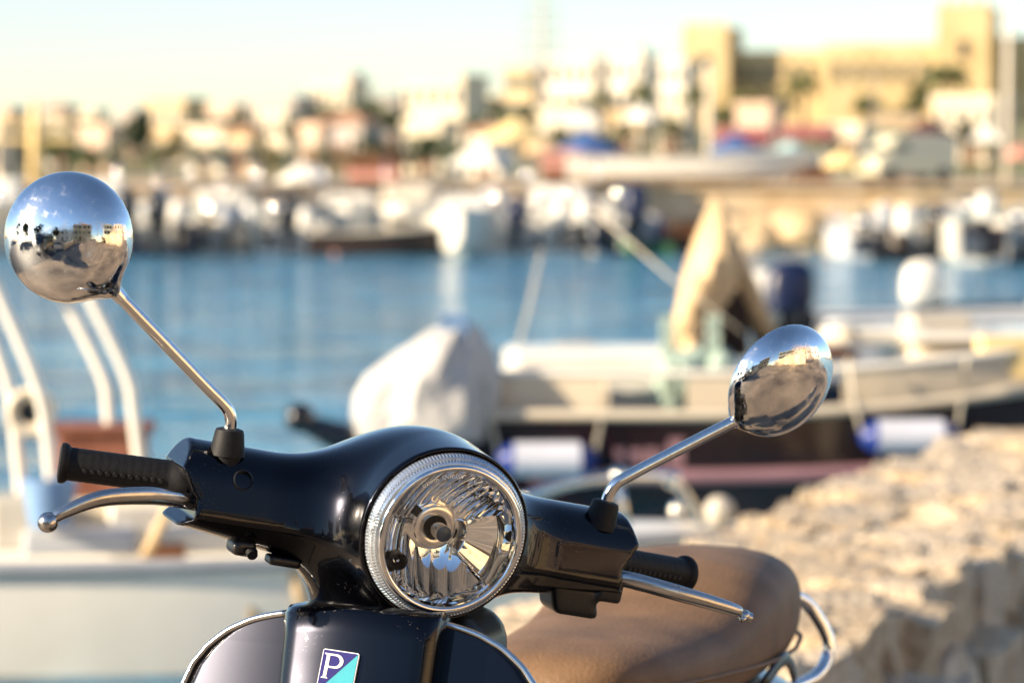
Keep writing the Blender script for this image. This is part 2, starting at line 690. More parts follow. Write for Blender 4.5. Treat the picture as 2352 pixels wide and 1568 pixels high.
lv = lever([(-0.2100, 0.006, -0.0280), (-0.2260, 0.013, -0.0268), (-0.2496, 0.024, -0.0248), (-0.2816, 0.036, -0.0250), (-0.3252, 0.045, -0.0331),
            (-0.3555, 0.046, -0.0502), (-0.3670, 0.044, -0.0605)],
           [0.006, 0.006, 0.006, 0.0065, 0.006, 0.005, 0.0045], [0.0075, 0.0078, 0.0082, 0.0088, 0.0080, 0.0062, 0.0050], 0, 0)
MB().ball(hb(-0.3690, 0.044, -0.0625), 0.0099, 28).build('lever_ball', 'alloy', lv, True)
lv2 = lever([(0.2050, 0.006, -0.0318), (0.2200, 0.013, -0.0318), (0.2453, 0.027, -0.0313), (0.2855, 0.042, -0.0337), (0.3293, 0.046, -0.0380),
             (0.3500, 0.046, -0.0408), (0.3560, 0.0455, -0.0425)],
            [0.006, 0.0065, 0.007, 0.007, 0.0065, 0.0055, 0.004], [0.0075, 0.0080, 0.0085, 0.0082, 0.0072, 0.0060, 0.0045], 0, 0)
mb = MB().ball(hb(0.3615, 0.0445, -0.0450), 0.0062, 24, (1.2, 1, 1))
mb.cyl(hb(0.3635, 0.0450, -0.0452), hb(0.3690, 0.0458, -0.0460), 0.0052, 0.0052, 24)
mb.ball(hb(0.3590, 0.0480, -0.0478), 0.0040, 16)
mb.build('lever_ball', 'alloy', lv2, True, None, 40)

for sgn, a, b in ((-1, (-0.2250, -0.016, -0.0100), (-0.3418, -0.050, -0.0191)), (1, (0.2200, -0.013, -0.0210), (0.3350, -0.050, -0.0268))):
    A0, B0 = hb(*a), hb(*b)
    L = (B0 - A0).length
    q = (B0 - A0).to_track_quat('Z', 'Y').to_matrix().to_4x4()
    m = Matrix.Translation(A0) @ q
    prof = [(0.0195, 0.0), (0.0200, 0.004), (0.0195, 0.010), (0.0168, 0.016)]
    z = 0.020
    while z < L - 0.012:
        prof += [(0.01585, z), (0.0160, z + 0.0022), (0.0160, z + 0.0048), (0.01585, z + 0.0070)]
        z += 0.0078
    prof += [(0.0158, L - 0.009), (0.0188, L - 0.006), (0.0196, L - 0.003), (0.0190, L), (0.0140, L + 0.0015), (0.0001, L + 0.0015)]
    gr = MB().lathe(prof, 40, m).build('grip', 'rubber', scooter, True, HB, 50)
    fw = (m.inverted().to_3x3() @ Vector((0, -0.15, 1))).normalized()
    fw.z = 0
    fw.normalize()
    dm = MB()
    for k in range(11):
        c = fw * 0.0158 + Vector((0, 0, 0.026 + k * 0.0072))
        dm.sweep([m @ c, m @ (c + fw * 0.0012)], [0.0026, 0.0021], 10)
    dm.build('grip_dots', 'black_plastic', gr, True, None, 40)['kind'] = 'stuff'
    # bar end of the throttle sleeve inside the cover
    MB().cyl(hb(sgn * 0.18, -0.004, -0.009), A0, 0.0145, 0.0145, 20).build('bar_tube', 'alloy', gr, True, None, 40)


def mirror(center, normal_cam, joint, stem_pts, boot0, boot1):
    c = hb(*center)
    n = (Mh.transposed() @ Vector(normal_cam)).normalized()
    j = hb(*joint)
    x = (j - c)
    x = (x - n * x.dot(n)).normalized()
    y = n.cross(x)
    m = Matrix((x, y, n)).transposed().to_4x4()
    m.translation = c
    jl = m.inverted() @ j
    inn = Vector((0.034, 0, 0.010))
    RM, DM = 0.0615, 0.036

    def f(px, py, pz):
        zc = np.maximum(pz, 0)
        d = (np.sqrt((px * px + py * py) / RM ** 2 + zc * zc / DM ** 2) - 1) * DM
        d = smax(d, -pz - 0.006, 0.003)
        ba = jl - inn
        ll = ba.length_squared
        t = np.clip(((px - inn.x) * ba.x + (py - inn.y) * ba.y + (pz - inn.z) * ba.z) / ll, 0, 1)
        dd = np.sqrt((px - inn.x - t * ba.x) ** 2 + (py - inn.y - t * ba.y) ** 2 + (pz - inn.z - t * ba.z) ** 2) - (0.0135 - 0.0055 * t)
        return smin(d, dd, 0.016)
    lim = 0.012
    lo = (-RM - lim, -RM - lim, -0.03)
    hi = (max(RM, jl.x) + 0.02, RM + lim, max(DM, jl.z) + 0.02)
    head = sdf_build('mirror', f, lo, hi, 0.0022, 'chrome', scooter, HB @ m)
    MB().lathe([(0.0585, -0.0065), (0.0001, -0.0068)], 64).build('glass', 'mirror_glass', head, True)
    im = m.inverted()
    p = smooth_path([im @ hb(*q) for q in stem_pts], 6)
    MB().sweep(p, 0.0060, 24).build('stem', 'stem_chrome', head, True)
    e = im @ hb(*stem_pts[-1])
    e0 = im @ hb(*stem_pts[-2])
    dr = (e - e0).normalized()
    MB().sweep([e - dr * 0.012, e - dr * 0.0115, e, e + dr * 0.010, e + dr * 0.014],
               [0.0058, 0.0068, 0.0074, 0.0088, 0.0098], 24).build('ferrule', 'chrome', head, True, None, 40)
    b0, b1 = im @ hb(*boot0), im @ hb(*boot1)
    u = (b1 - b0)
    MB().sweep([b0, b0 + u * 0.25, b0 + u * 0.27, b0 + u * 0.9, b0 + u * 0.97, b1],
               [0.0140, 0.0140, 0.0172, 0.0140, 0.0130, 0.0100], 32).build('boot', 'rubber', head, True, None, 35)
    return head


mirror((-0.3881, -0.0208, 0.1945), (-0.17, -0.03, 0.98), (-0.3400, -0.0090, 0.1565),
       [(-0.2000, 0.0, 0.040), (-0.2003, 0.0005, 0.052), (-0.2050, 0.0008, 0.0625), (-0.2140, 0.0006, 0.0705), (-0.2360, -0.0008, 0.0850),
        (-0.3000, -0.0050, 0.1290), (-0.3383, -0.0085, 0.1552)], (-0.1965, 0.0, 0.012), (-0.2000, 0.0, 0.0468))
mirror((0.3520, 0.0240, 0.1935), (0.54, -0.46, 0.70), (0.3210, 0.0275, 0.1515),
       [(0.2038, 0.001, 0.034), (0.2050, 0.002, 0.048), (0.2090, 0.004, 0.0595), (0.2180, 0.006, 0.0685), (0.2400, 0.010, 0.0865),
        (0.2900, 0.020, 0.1270), (0.3190, 0.0262, 0.1500)], (0.2020, 0.0, 0.002), (0.2040, 0.001, 0.0405))

# ---- small pieces on the handlebar cover
sm = Matrix.Translation(hb(-0.1835, 0.0212, 0.0030)) @ Matrix.Rotation(R(-18.8), 4, 'X')
MB().lathe([(0.0098, -0.004), (0.0098, 0.0012), (0.0090, 0.0018), (0.0082, 0.0006), (0.0080, -0.002), (0.0001, -0.002)], 36, sm).build(
    'screw_cap', 'black_plastic', scooter, True, HB, 35)


def rbox_sdf(c, half, r):
    def f(x, y, z):
        q = [np.abs(a - b) - h + r for a, b, h in zip((x, y, z), c, half)]
        return np.sqrt(sum(np.maximum(k, 0) ** 2 for k in q)) + np.minimum(np.maximum(np.maximum(q[0], q[1]), q[2]), 0) - r
    return f


f1 = rbox_sdf((0.186, -0.060, 0.000), (0.025, 0.017, 0.022), 0.007)
f2 = rbox_sdf((0.220, -0.045, 0.000), (0.013, 0.012, 0.026), 0.004)
sdf_build('switch_housing', lambda x, y, z: smin(smax(f1(x + 0.35 * (y + 0.062), y, z), -1 + 0 * x, 0.01), f2(x, y, z), 0.008),
          (0.13, -0.095, -0.045), (0.25, -0.02, 0.045), 0.003, 'black_plastic', scooter, HB)
f3 = rbox_sdf((-0.165, -0.0625, 0.004), (0.012, 0.008, 0.014), 0.006)
sw = sdf_build('switch_housing', f3, (-0.19, -0.085, -0.03), (-0.14, -0.045, 0.035), 0.002, 'black_plastic', scooter, HB)
MB().sweep([hb(-0.160, 0.022, -0.064), hb(-0.160, 0.027, -0.066)], [0.006, 0.005], 20).build('starter_button', 'rubber', sw, True, None, 40)
f4 = rbox_sdf((-0.122, -0.0695, 0.008), (0.016, 0.0045, 0.010), 0.003)
sdf_build('switch_rocker', f4, (-0.145, -0.085, -0.015), (-0.09, -0.06, 0.03), 0.002, 'black_plastic', scooter, HB)

# ---- front of the body: leg shield, raised column, badge (body space: x to the scooter's left, y back, z up)
OX = -0.018


def shield_hw(z):
    return float(np.interp(z, [0.26, 0.34, 0.45, 0.58, 0.68, 0.735, 0.765, 0.785, 0.800, 0.810, 0.817, 0.821],
                           [0.15, 0.175, 0.195, 0.203, 0.198, 0.190, 0.178, 0.162, 0.142, 0.122, 0.100, 0.078]))


def shield_y(x, z):
    return -0.078 - (0.82 - z) * 0.30 + 0.55 * (x - OX) ** 2


zs = [0.26, 0.34, 0.42, 0.5, 0.58, 0.64, 0.69, 0.72, 0.745, 0.765, 0.78, 0.79, 0.80, 0.806, 0.811, 0.815, 0.8185, 0.821]
zs = sorted(set(list(np.linspace(0.26, 0.72, 14)) + list(np.linspace(0.73, 0.80, 9)) + zs[11:]))
mb = MB()
NU = 28
g = []
for z in zs:
    hw = shield_hw(z)
    for j in range(NU + 1):
        x = OX + hw * (j / NU * 2 - 1)
        g.append((x, shield_y(x, z), z))
mb.add(g, [(i * (NU + 1) + j, i * (NU + 1) + j + 1, (i + 1) * (NU + 1) + j + 1, (i + 1) * (NU + 1) + j) for i in range(len(zs) - 1) for j in range(NU)])
shield = mb.build('leg_shield', 'black_paint', scooter, True)
so = shield.modifiers.new('s', 'SOLIDIFY')
so.thickness = 0.006
so.offset = -1
trim = []
for z in zs:
    trim.append(Vector((OX - shield_hw(z), shield_y(OX - shield_hw(z), z), z)))
for z in reversed(zs):
    trim.append(Vector((OX + shield_hw(z), shield_y(OX + shield_hw(z), z), z)))
mb = MB()
mb.sweep(smooth_path(trim[:len(zs)], 2), 0.0034, 14)
mb.sweep(smooth_path(trim[len(zs):], 2), 0.0034, 14)
mb.sweep([trim[len(zs) - 1], trim[len(zs)]], 0.0034, 14)
mb.build('edge_trim', 'trim_alloy', shield, True)

CX = -0.008
col_z = list(np.linspace(0.36, 0.826, 26)) + [0.8305, 0.8325]


def col_front(x, z):
    u = (x - CX) / 0.078
    return -0.122 - (0.83 - z) * 0.30 + 0.012 * u * u


rings = []
for z in col_z:
    k = 1.0 if z < 0.83 else (0.985 if z < 0.832 else 0.96)
    hw = float(np.interp(z, [0.36, 0.5, 0.65, 0.76, 0.83], [0.045, 0.058, 0.070, 0.0765, 0.0785])) * k
    ring = []
    N = 16
    for j in range(N + 1):
        u = -1 + 2 * j / N
        x = CX + hw * u
        e = max(0, abs(u) - 0.93) / 0.07
        ring.append(Vector((x * 1.0 - CX * 0, col_front(x, z) + 0.006 * e ** 2 + (1 - k) * 0.3, z + 0.006 * (1 - u * u) * (1 if z > 0.8 else 0))))
    ring += [Vector((CX + hw * 1.02, col_front(CX + hw, z) + 0.014, z)), Vector((CX + hw * 0.92, -0.050 - (0.83 - z) * 0.3, z)),
             Vector((CX - hw * 0.92, -0.050 - (0.83 - z) * 0.3, z)), Vector((CX - hw * 1.02, col_front(CX - hw, z) + 0.014, z))]
    rings.append(ring)
column = MB().rings(rings, True, True, True).build('horn_cover', 'black_paint', scooter, True, None, 42)

bz = 0.7765
bx = -0.0165
up_b = Vector((0, 0.30, 1)).normalized()
xb = Vector((1, (col_front(bx + 0.015, bz) - col_front(bx - 0.015, bz)) / 0.03, 0)).normalized()
nb = xb.cross(up_b).normalized()
Mb = Matrix((xb, up_b, nb)).transposed().to_4x4()
Mb.translation = Vector((bx, col_front(bx, bz), bz)) + nb * 0.0006
Mb = Mb @ Matrix.Rotation(R(-4), 4, 'Z')
BW, BH = 0.0375, 0.0420


def rrect(w, h, r, n=4):
    pts = []
    for cx, cy, a0 in ((w / 2 - r, -h / 2 + r, -90), (w / 2 - r, h / 2 - r, 0), (-w / 2 + r, h / 2 - r, 90), (-w / 2 + r, -h / 2 + r, 180)):
        for i in range(n + 1):
            a = R(a0 + 90 * i / n)
            pts.append((cx + r * math.cos(a), cy + r * math.sin(a)))
    return pts


badge = MB().prism(rrect(BW, BH, 0.002), 0.0022).build('badge', 'badge_white', column, False, Mb)
badge['label'] = 'square enamel badge in blue and turquoise with a white P'
w2, h2 = BW / 2 - 0.0009, BH / 2 - 0.0009
TM = Matrix.Translation((0, 0, 0.0018))
mb = MB().prism([(-w2, -h2), (w2 - 0.0003, h2), (-w2, h2)], 0.0008, TM)
mb.prism([(-w2 + 0.0007, -h2), (w2, -h2), (w2, h2 - 0.0004)], 0.0008, TM)
bb = mb.build('badge_field', 'badge_blue', column, False, Mb)
bb.data.materials.append(MATS['badge_cyan'])
for i, p in enumerate(bb.data.polygons):
    p.material_index = 0 if i < 5 else 1


def bp(u, v):
    return (-w2 + u * 2 * w2, h2 - v * 2 * h2)


TP = Matrix.Translation((0, 0, 0.0026))
mb = MB()
mb.prism([bp(0.11, 0.64), bp(0.205, 0.64), bp(0.215, 0.09), bp(0.12, 0.09)], 0.0004, TP)
mb.prism([bp(0.05, 0.665), bp(0.265, 0.665), bp(0.205, 0.62), bp(0.11, 0.62)], 0.0005, TP)
mb.prism([bp(0.05, 0.075), bp(0.05, 0.09), bp(0.12, 0.13), bp(0.215, 0.13), bp(0.215, 0.075)], 0.0005, TP)
oc, ic = [], []
for i in range(17):
    a = R(-90 + 180 * i / 16)
    oc.append((0.40 + 0.225 * math.cos(a), 0.2425 + 0.1675 * math.sin(a)))
    ic.append((0.37 + 0.155 * math.cos(a), 0.2425 + 0.125 * math.sin(a)))
oc = [(0.18, 0.075)] + oc + [(0.18, 0.41)]
ic = [(0.18, 0.1175)] + ic + [(0.18, 0.3675)]
for i in range(len(oc) - 1):
    mb.prism([bp(*oc[i]), bp(*ic[i]), bp(*ic[i + 1]), bp(*oc[i + 1])], 0.0005, TP)
mb.build('letter', 'badge_white', column, False, Mb)

# ---- seat, rear rail, body, wheels
def loft_y(table, n=20, e=2.6):
    """table rows: y, half width, z bottom, z top -> closed rings along y."""
    rings = []
    ys = [r[0] for r in table]
    yy = np.linspace(ys[0], ys[-1], 34)
    for y in yy:
        hw, z0, z1 = (float(np.interp(y, ys, [r[k] for r in table])) for k in (1, 2, 3))
        ring = []
        for j in range(n * 2):
            a = 2 * math.pi * j / (n * 2)
            c, s = math.cos(a), math.sin(a)
            x = hw * math.copysign(abs(c) ** (2 / e), c)
            z = (z0 + z1) / 2 + (z1 - z0) / 2 * math.copysign(abs(s) ** (2 / e), s)
            ring.append(Vector((x, y, z)))
        rings.append(ring)
    return MB().rings(rings)


seat_rows = [(0.395, 0.02, 0.665, 0.690), (0.405, 0.055, 0.655, 0.705), (0.43, 0.085, 0.645, 0.718), (0.50, 0.112, 0.635, 0.726), (0.60, 0.128, 0.63, 0.729),
             (0.68, 0.134, 0.625, 0.733), (0.74, 0.138, 0.625, 0.745), (0.80, 0.141, 0.625, 0.766), (0.86, 0.141, 0.625, 0.779), (0.95, 0.135, 0.63, 0.782),
             (1.04, 0.118, 0.64, 0.776), (1.09, 0.095, 0.655, 0.764), (1.115, 0.06, 0.675, 0.745), (1.12, 0.02, 0.70, 0.73)]
seat = loft_y(seat_rows, 24, 2.9).build('seat', 'seat_vinyl', scooter, True)
sb = seat.modifiers.new('s', 'SUBSURF')
sb.levels = sb.render_levels = 1
pipe = [Vector((math.copysign(1, s) * (float(np.interp(y, [r[0] for r in seat_rows], [r[1] for r in seat_rows])) + 0.0005), y, 0.675 + 0.01 * math.sin(y * 5)))
        for s in (1,) for y in np.linspace(0.45, 1.08, 20)]
mb = MB().sweep(pipe, 0.0028, 8)
mb.sweep([Vector((-p.x, p.y, p.z)) for p in pipe], 0.0028, 8)
mb.build('piping', 'seat_vinyl', seat, True)
mb = MB().sweep(smooth_path([(0.136, 0.80, 0.640), (0.1415, 0.86, 0.662), (0.141, 0.90, 0.655), (0.134, 0.95, 0.630)], 5), 0.004, 10, 0.009)
mb.build('strap_bracket', 'black_plastic', seat, True)

railp = [(0.050, 1.02, 0.700), (0.066, 1.07, 0.716), (0.0775, 1.10, 0.7125), (0.098, 1.135, 0.696), (0.114, 1.15, 0.6693), (0.1236, 1.155, 0.645),
         (0.1236, 1.15, 0.6247), (0.118, 1.13, 0.607), (0.1058, 1.10, 0.5979), (0.08, 1.04, 0.59)]
mb = MB().sweep(smooth_path(railp, 5), 0.0088, 18)
mb.sweep(smooth_path([(-x, y, z) for x, y, z in railp], 5), 0.0088, 18)
mb.build('grab_rail', 'chrome', scooter, True)
body_rows = [(0.42, 0.10, 0.33, 0.58), (0.50, 0.15, 0.30, 0.62), (0.65, 0.185, 0.28, 0.64), (0.85, 0.205, 0.27, 0.645), (1.0, 0.19, 0.29, 0.64),
             (1.15, 0.13, 0.36, 0.60), (1.22, 0.06, 0.44, 0.55), (1.23, 0.02, 0.47, 0.52)]
loft_y(body_rows, 20, 2.4).build('rear_body', 'black_paint', scooter, True)
gb = rbox_sdf((-0.005, 0.010, 0.62), (0.092, 0.06, 0.205), 0.035)
sdf_build('glove_box', gb, (-0.17, -0.07, 0.40), (0.16, 0.10, 0.84), 0.008, 'black_plastic', scooter)
MB().box((0, 0.18, 0.275), (0.34, 0.52, 0.05)).build('floorboard', 'black_plastic', scooter)
tl = MB().box((0, 1.235, 0.50), (0.10, 0.03, 0.07)).build('tail_light', 'lamp_amber', scooter)
bevel(tl, 0.01)


def wheel(y, z, r, w, name, xo=0.0):
    m = Matrix.Translation((xo, y, z)) @ Matrix.Rotation(R(90), 4, 'Y')
    prof = [(r * 0.62, -w * 0.42), (r * 0.8, -w * 0.5), (r * 0.95, -w * 0.40), (r, -w * 0.15), (r, w * 0.15), (r * 0.95, w * 0.40), (r * 0.8, w * 0.5), (r * 0.62, w * 0.42)]
    rim = MB().lathe([(0.02, -w * 0.2), (r * 0.5, -w * 0.15), (r * 0.62, -w * 0.42), (r * 0.62, w * 0.42), (r * 0.5, w * 0.15), (0.02, w * 0.2)], 32, m, True, True).build(
        name, 'alloy', scooter, True, None, 30)
    MB().lathe(prof, 48, m).build('tyre', 'tyre', rim, True)
    return rim


wheel(-0.30, 0.225, 0.225, 0.11, 'front_wheel', -0.01)
wheel(0.98, 0.225, 0.225, 0.12, 'rear_wheel')
mud = [(-0.56, 0.03, 0.28, 0.32), (-0.53, 0.06, 0.26, 0.39), (-0.45, 0.085, 0.25, 0.48), (-0.32, 0.095, 0.26, 0.53), (-0.2, 0.09, 0.28, 0.52), (-0.12, 0.07, 0.32, 0.48), (-0.10, 0.03, 0.36, 0.42)]
loft_y(mud, 18, 2.2).build('front_mudguard', 'black_paint', scooter, True)
MB().sweep([(-0.01, -0.10, 0.80), (-0.01, -0.22, 0.45), (-0.06, -0.27, 0.30), (-0.08, -0.30, 0.225)], 0.03, 16).build('fork', 'black_plastic', scooter, True)
for sx, ex in ((0.10, 0.16), (-0.10, -0.14)):
    MB().cyl((sx, 0.45, 0.26), (ex, 0.40, 0.008), 0.012, 0.011).build('stand_leg', 'alloy', scooter, True, None, 40)

# ------------------------------------------------------------------ materials of the place
WATER_Z = -0.6


def water_material():
    m = mat('water', (0.050, 0.195, 0.310), 0.12, 0.0, 0.45, 0.6, spec=0.5, detail=7)  # colour noise also paints in the ripples' lighter and darker patches
    t = m.node_tree
    b = t.nodes['Principled BSDF']
    tc = t.nodes['Texture Coordinate']
    hs = None
    for scl, sx, dist, det in ((0.75, 0.5, 0.85, 3), (1.8, 0.55, 0.30, 3), (6.0, 0.6, 0.05, 3), (0.30, 0.4, 1.3, 2)):
        mp = t.nodes.new('ShaderNodeMapping')
        mp.inputs['Scale'].default_value = (sx, 1, 1)
        mp.inputs['Rotation'].default_value = (0, 0, R(8))
        t.links.new(tc.outputs['Object'], mp.inputs['Vector'])
        n = t.nodes.new('ShaderNodeTexNoise')
        n.inputs['Scale'].default_value = scl
        n.inputs['Detail'].default_value = det
        t.links.new(mp.outputs[0], n.inputs['Vector'])
        bp_ = t.nodes.new('ShaderNodeBump')
        bp_.inputs['Distance'].default_value = dist
        t.links.new(n.outputs['Fac'], bp_.inputs['Height'])
        if hs is not None:
            t.links.new(hs, bp_.inputs['Normal'])
        hs = bp_.outputs[0]
    t.links.new(hs, b.inputs['Normal'])


water_material()
mat('jetty_stone', '#d6c4a6', 0.85, 0, 0.0, 7, bump=0.03, bscale=6, second='#a0886a')
mat('jetty_stone_pale', '#dccdb4', 0.85, 0, 0.0, 9, bump=0.03, bscale=7, second='#ad9b83')
mat('rubble_core', '#2a241f', 0.95, 0, 0.3, 6, bump=0.03, bscale=8)
mat('paving', '#a38e76', 0.75, 0, 0.0, 0.8, bump=0.008, bscale=9, second='#4a4038', detail=8)
mat('quay_stone', '#e0c8a2', 0.85, 0, 0.0, 1.2, bump=0.05, bscale=2.5, second='#c2a274')
mat('promenade', '#b3a08a', 0.85, 0, 0.15, 0.2)
mat('hill_ground', '#8b8056', 0.95, 0, 0.0, 0.05, second='#5f6a34')
mat('gel_white', '#e8e3d6', 0.28, 0, 0.05, 3, coat=0.3)
mat('gel_cream', '#d3c6ae', 0.35, 0, 0.08, 3, coat=0.2)
mat('gel_pale', '#c3c7ca', 0.35, 0, 0.06, 3)
mat('deck_grey', '#b9b2a4', 0.6, 0, 0.1, 5)
mat('maroon_hull', '#160309', 0.22, 0, 0.3, 3, coat=0.5)
mat('mauve_stripe', '#8d6a70', 0.5, 0, 0.08, 6)
mat('bottom_paint', '#8a6a50', 0.7, 0, 0.2, 5)
mat('navy', '#141f3f', 0.4, 0, 0.2, 6)
mat('blue_cloth', '#6f8fb5', 0.8, 0, 0.15, 8, bump=0.01, bscale=12)
mat('fender_blue', '#10307e', 0.4, 0, 0.1, 8)
mat('fender_white', '#c9ccd6', 0.4, 0, 0.06, 8)
mat('black_cowl', '#0c0d10', 0.25, 0, 0.2, 6, coat=0.5)
mat('wood_red', '#94604a', 0.55, 0, 0.0, 12, second='#74432f')
mat('wood_brown', '#6a4528', 0.6, 0, 0.25, 12)
mat('wood_dark', '#2f1d14', 0.6, 0, 0.25, 12)
mat('canvas', '#cdb28a', 0.85, 0, 0.12, 5, bump=0.01, bscale=7)
mat('tarp_white', '#b6b4b0', 0.6, 0, 0.06, 6, bump=0.05, bscale=5)
mat('net_green', '#a9bdaf', 0.9, 0, 0.3, 20, bump=0.02, bscale=30)
mat('rib_grey', '#9a9ea4', 0.5, 0, 0.1, 5)
mat('steel', (0.75, 0.74, 0.72), 0.16, 1.0, 0.05, 30)
mat('glint_chrome', (0.9, 0.86, 0.78), 0.12, 1.0, 0)
mat('rope', '#cdc3ae', 0.9, 0, 0.15, 60)
mat('dark_glass', (0.02, 0.025, 0.03), 0.08, 0, 0)
glass_material('screen_glass', (0.82, 0.88, 0.9), 0.02)
mat('wall_cream', '#dccfb6', 0.9, 0, 0.08, 0.3)
mat('wall_white', '#e2d9c8', 0.9, 0, 0.05, 0.3)
mat('wall_ochre', '#cfb489', 0.9, 0, 0.1, 0.3)
mat('wall_pink', '#d6b8a0', 0.9, 0, 0.1, 0.3)
mat('wall_grey', '#b3a9a3', 0.9, 0, 0.08, 0.3)
mat('wall_castle', '#cfba8e', 0.92, 0, 0.0, 0.25, second='#b9a072', bump=0.08, bscale=1.2)
mat('roof_tile', '#a9836a', 0.9, 0, 0.2, 0.8)
mat('roof_flat', '#8e8a86', 0.9, 0, 0.15, 0.5)
mat('window_dark', (0.03, 0.032, 0.036), 0.15, 0, 0.3, 2)
mat('shutter', '#6d7358', 0.7, 0, 0.1, 3)
mat('trim_pale', '#d9ceba', 0.85, 0, 0.06, 1)
mat('leaf_dark', (0.030, 0.050, 0.014), 0.7, 0, 0.35, 3)
mat('leaf_mid', (0.075, 0.115, 0.028), 0.7, 0, 0.3, 3)
mat('leaf_olive', (0.115, 0.120, 0.035), 0.7, 0, 0.3, 3)
mat('bark', '#5d4a38', 0.9, 0, 0.3, 4, bump=0.03, bscale=10)
mat('cloth_white', '#e0dccf', 0.8, 0, 0.04, 2)
mat('cloth_cream', '#e3c98d', 0.8, 0, 0.05, 2)
mat('cloth_blue', '#37598c', 0.8, 0, 0.08, 2)
mat('cloth_red', '#a8625c', 0.8, 0, 0.1, 2)
mat('cloth_cyan', '#a9cbc9', 0.8, 0, 0.06, 2)
mat('cloth_maroon', '#40141a', 0.8, 0, 0.1, 2)
mat('cloth_coral', '#c98f7c', 0.8, 0, 0.08, 2)
mat('cloth_green', '#3c6b4a', 0.8, 0, 0.15, 4)
mat('van_cream', '#d6cfae', 0.35, 0, 0.05, 2, coat=0.4)
mat('asphalt', '#1e1d20', 0.7, 0, 0.25, 3, bump=0.004, bscale=60)
mat('tyre_far', (0.02, 0.02, 0.02), 0.8, 0, 0.2, 5)

# ------------------------------------------------------------------ ground, water, land
def structure(o):
    o['kind'] = 'structure'
    return o


mb = MB().add([(-900, 5, WATER_Z), (900, 5, WATER_Z), (900, 79.5, WATER_Z), (-900, 79.5, WATER_Z)], [(0, 1, 2, 3)])
structure(mb.build('water', 'water'))
# paved quay on which the scooter and the photographer stand
structure(MB().box((0, -30, -0.75), (160, 72.5, 1.5)).build('quay', 'paving'))
# far promenade behind the moored boats, its quay wall with a drain arch
structure(MB().box((0, 489.7, -0.1), (1600, 820, 1.7)).build('promenade', 'promenade'))
qw = MB()
rs0 = random.Random(11)
ax0, ax1 = X(1560, 79.3), X(1625, 79.3)
qw.box(((-60 + ax0) / 2, 79.45, 0.1), (ax0 + 60, 0.5, 1.48))
qw.box(((60 + ax1) / 2, 79.45, 0.1), (60 - ax1, 0.5, 1.48))
qw.box(((ax0 + ax1) / 2, 79.45, 0.45), (ax1 - ax0, 0.5, 0.78))
# rubble ramp of the quay that stands out from the wall and faces the sun
qs = MB()
for k in range(26):
    qx = 4.9 + 4.2 * rs0.random()
    qs.ball((qx, 78.6 - 0.9 * rs0.random() * (qx - 4.5) / 4, -0.55 + 0.9 * rs0.random() * (0.4 + 0.15 * (qx - 4.9))), 0.28 + 0.2 * rs0.random(), 9, (1.4, 1, 0.75))
structure(qw.build('quay_wall', 'quay_stone'))
qs.build('rubble', 'quay_stone', bpy.data.objects['quay_wall'], True, None, 30)['kind'] = 'stuff'
MB().box((0, 79.42, 0.88), (120, 0.7, 0.08)).build('coping', 'quay_stone', bpy.data.objects['quay_wall'])
# the hill that carries the old town and the fort
mb = MB()
NX, NY = 60, 14
g = []
for j in range(NY + 1):
    for i in range(NX + 1):
        x = -160 + 320 * i / NX
        y = 180 + 320 * j / NY
        ramp = min(1, max(0, (y - 200) / 130))
        z = 0.72 + ramp * (1.3 + 3.6 * min(1, max(0, (x + 20) / 45))) + 0.35 * math.sin(x * 0.21) * math.sin(y * 0.07) * ramp
        g.append((x, y, z if j else 0.6))
mb.add(g, [(j * (NX + 1) + i, j * (NX + 1) + i + 1, (j + 1) * (NX + 1) + i + 1, (j + 1) * (NX + 1) + i) for j in range(NY) for i in range(NX)])
structure(mb.build('hill', 'hill_ground', None, True))


def hill_z(x, y):
    ramp = min(1, max(0, (y - 200) / 130))
    return 0.72 + ramp * (1.3 + 3.6 * min(1, max(0, (x + 20) / 45)))


# ------------------------------------------------------------------ stone jetty beside the boats
JD = Vector((math.sin(R(18.5)), math.cos(R(18.5)), 0))
JN = Vector((JD.y, -JD.x, 0))                       # to the right of the jetty's run
J0 = Vector((0.47, 9.70, 0)) - JD * 5.6             # left top edge starts here, under the quay's lip
JW, JL, JTOP = 0.90, 10.3, 0.15
jr = math.atan2(JD.y, JD.x)
core = MB()
cm = Matrix.Translation(J0 + JD * JL / 2 + JN * JW / 2 + Vector((0, 0, -0.72))) @ Matrix.Rotation(jr, 4, 'Z')
core.box((0, 0, 0), (JL, JW - 0.34, 1.46), 0, cm)
jetty = core.build('jetty', 'rubble_core')
structure(jetty)
variants = []
rs = random.Random(3)
for k in range(10):
    import bmesh
    bm = bmesh.new()
    bmesh.ops.create_cube(bm, size=1.0)
    bmesh.ops.subdivide_edges(bm, edges=bm.edges[:], cuts=2, use_grid_fill=True)
    for v in bm.verts:
        n = v.co.normalized()
        v.co = v.co * 0.86 + n * 0.10
        v.co += Vector((rs.uniform(-1, 1), rs.uniform(-1, 1), rs.uniform(-1, 1))) * 0.075
    me = bpy.data.meshes.new('stone')
    bm.to_mesh(me)
    bm.free()
    me.materials.append(MATS['jetty_stone' if k % 2 else 'jetty_stone_pale'])
    me.polygons.foreach_set('use_smooth', [True] * len(me.polygons))
    me.set_sharp_from_angle(angle=R(38))
    variants.append(me)


def stone(s, t, z, size, tilt=0.06):
    o = bpy.data.objects.new('stone', rs.choice(variants))
    col.objects.link(o)
    o.parent = jetty
    p = J0 + JD * s + JN * t
    o.location = (p.x, p.y, z)
    o.scale = size
    o.rotation_euler = (rs.uniform(-tilt, tilt), rs.uniform(-tilt, tilt), jr + rs.uniform(-0.12, 0.12))


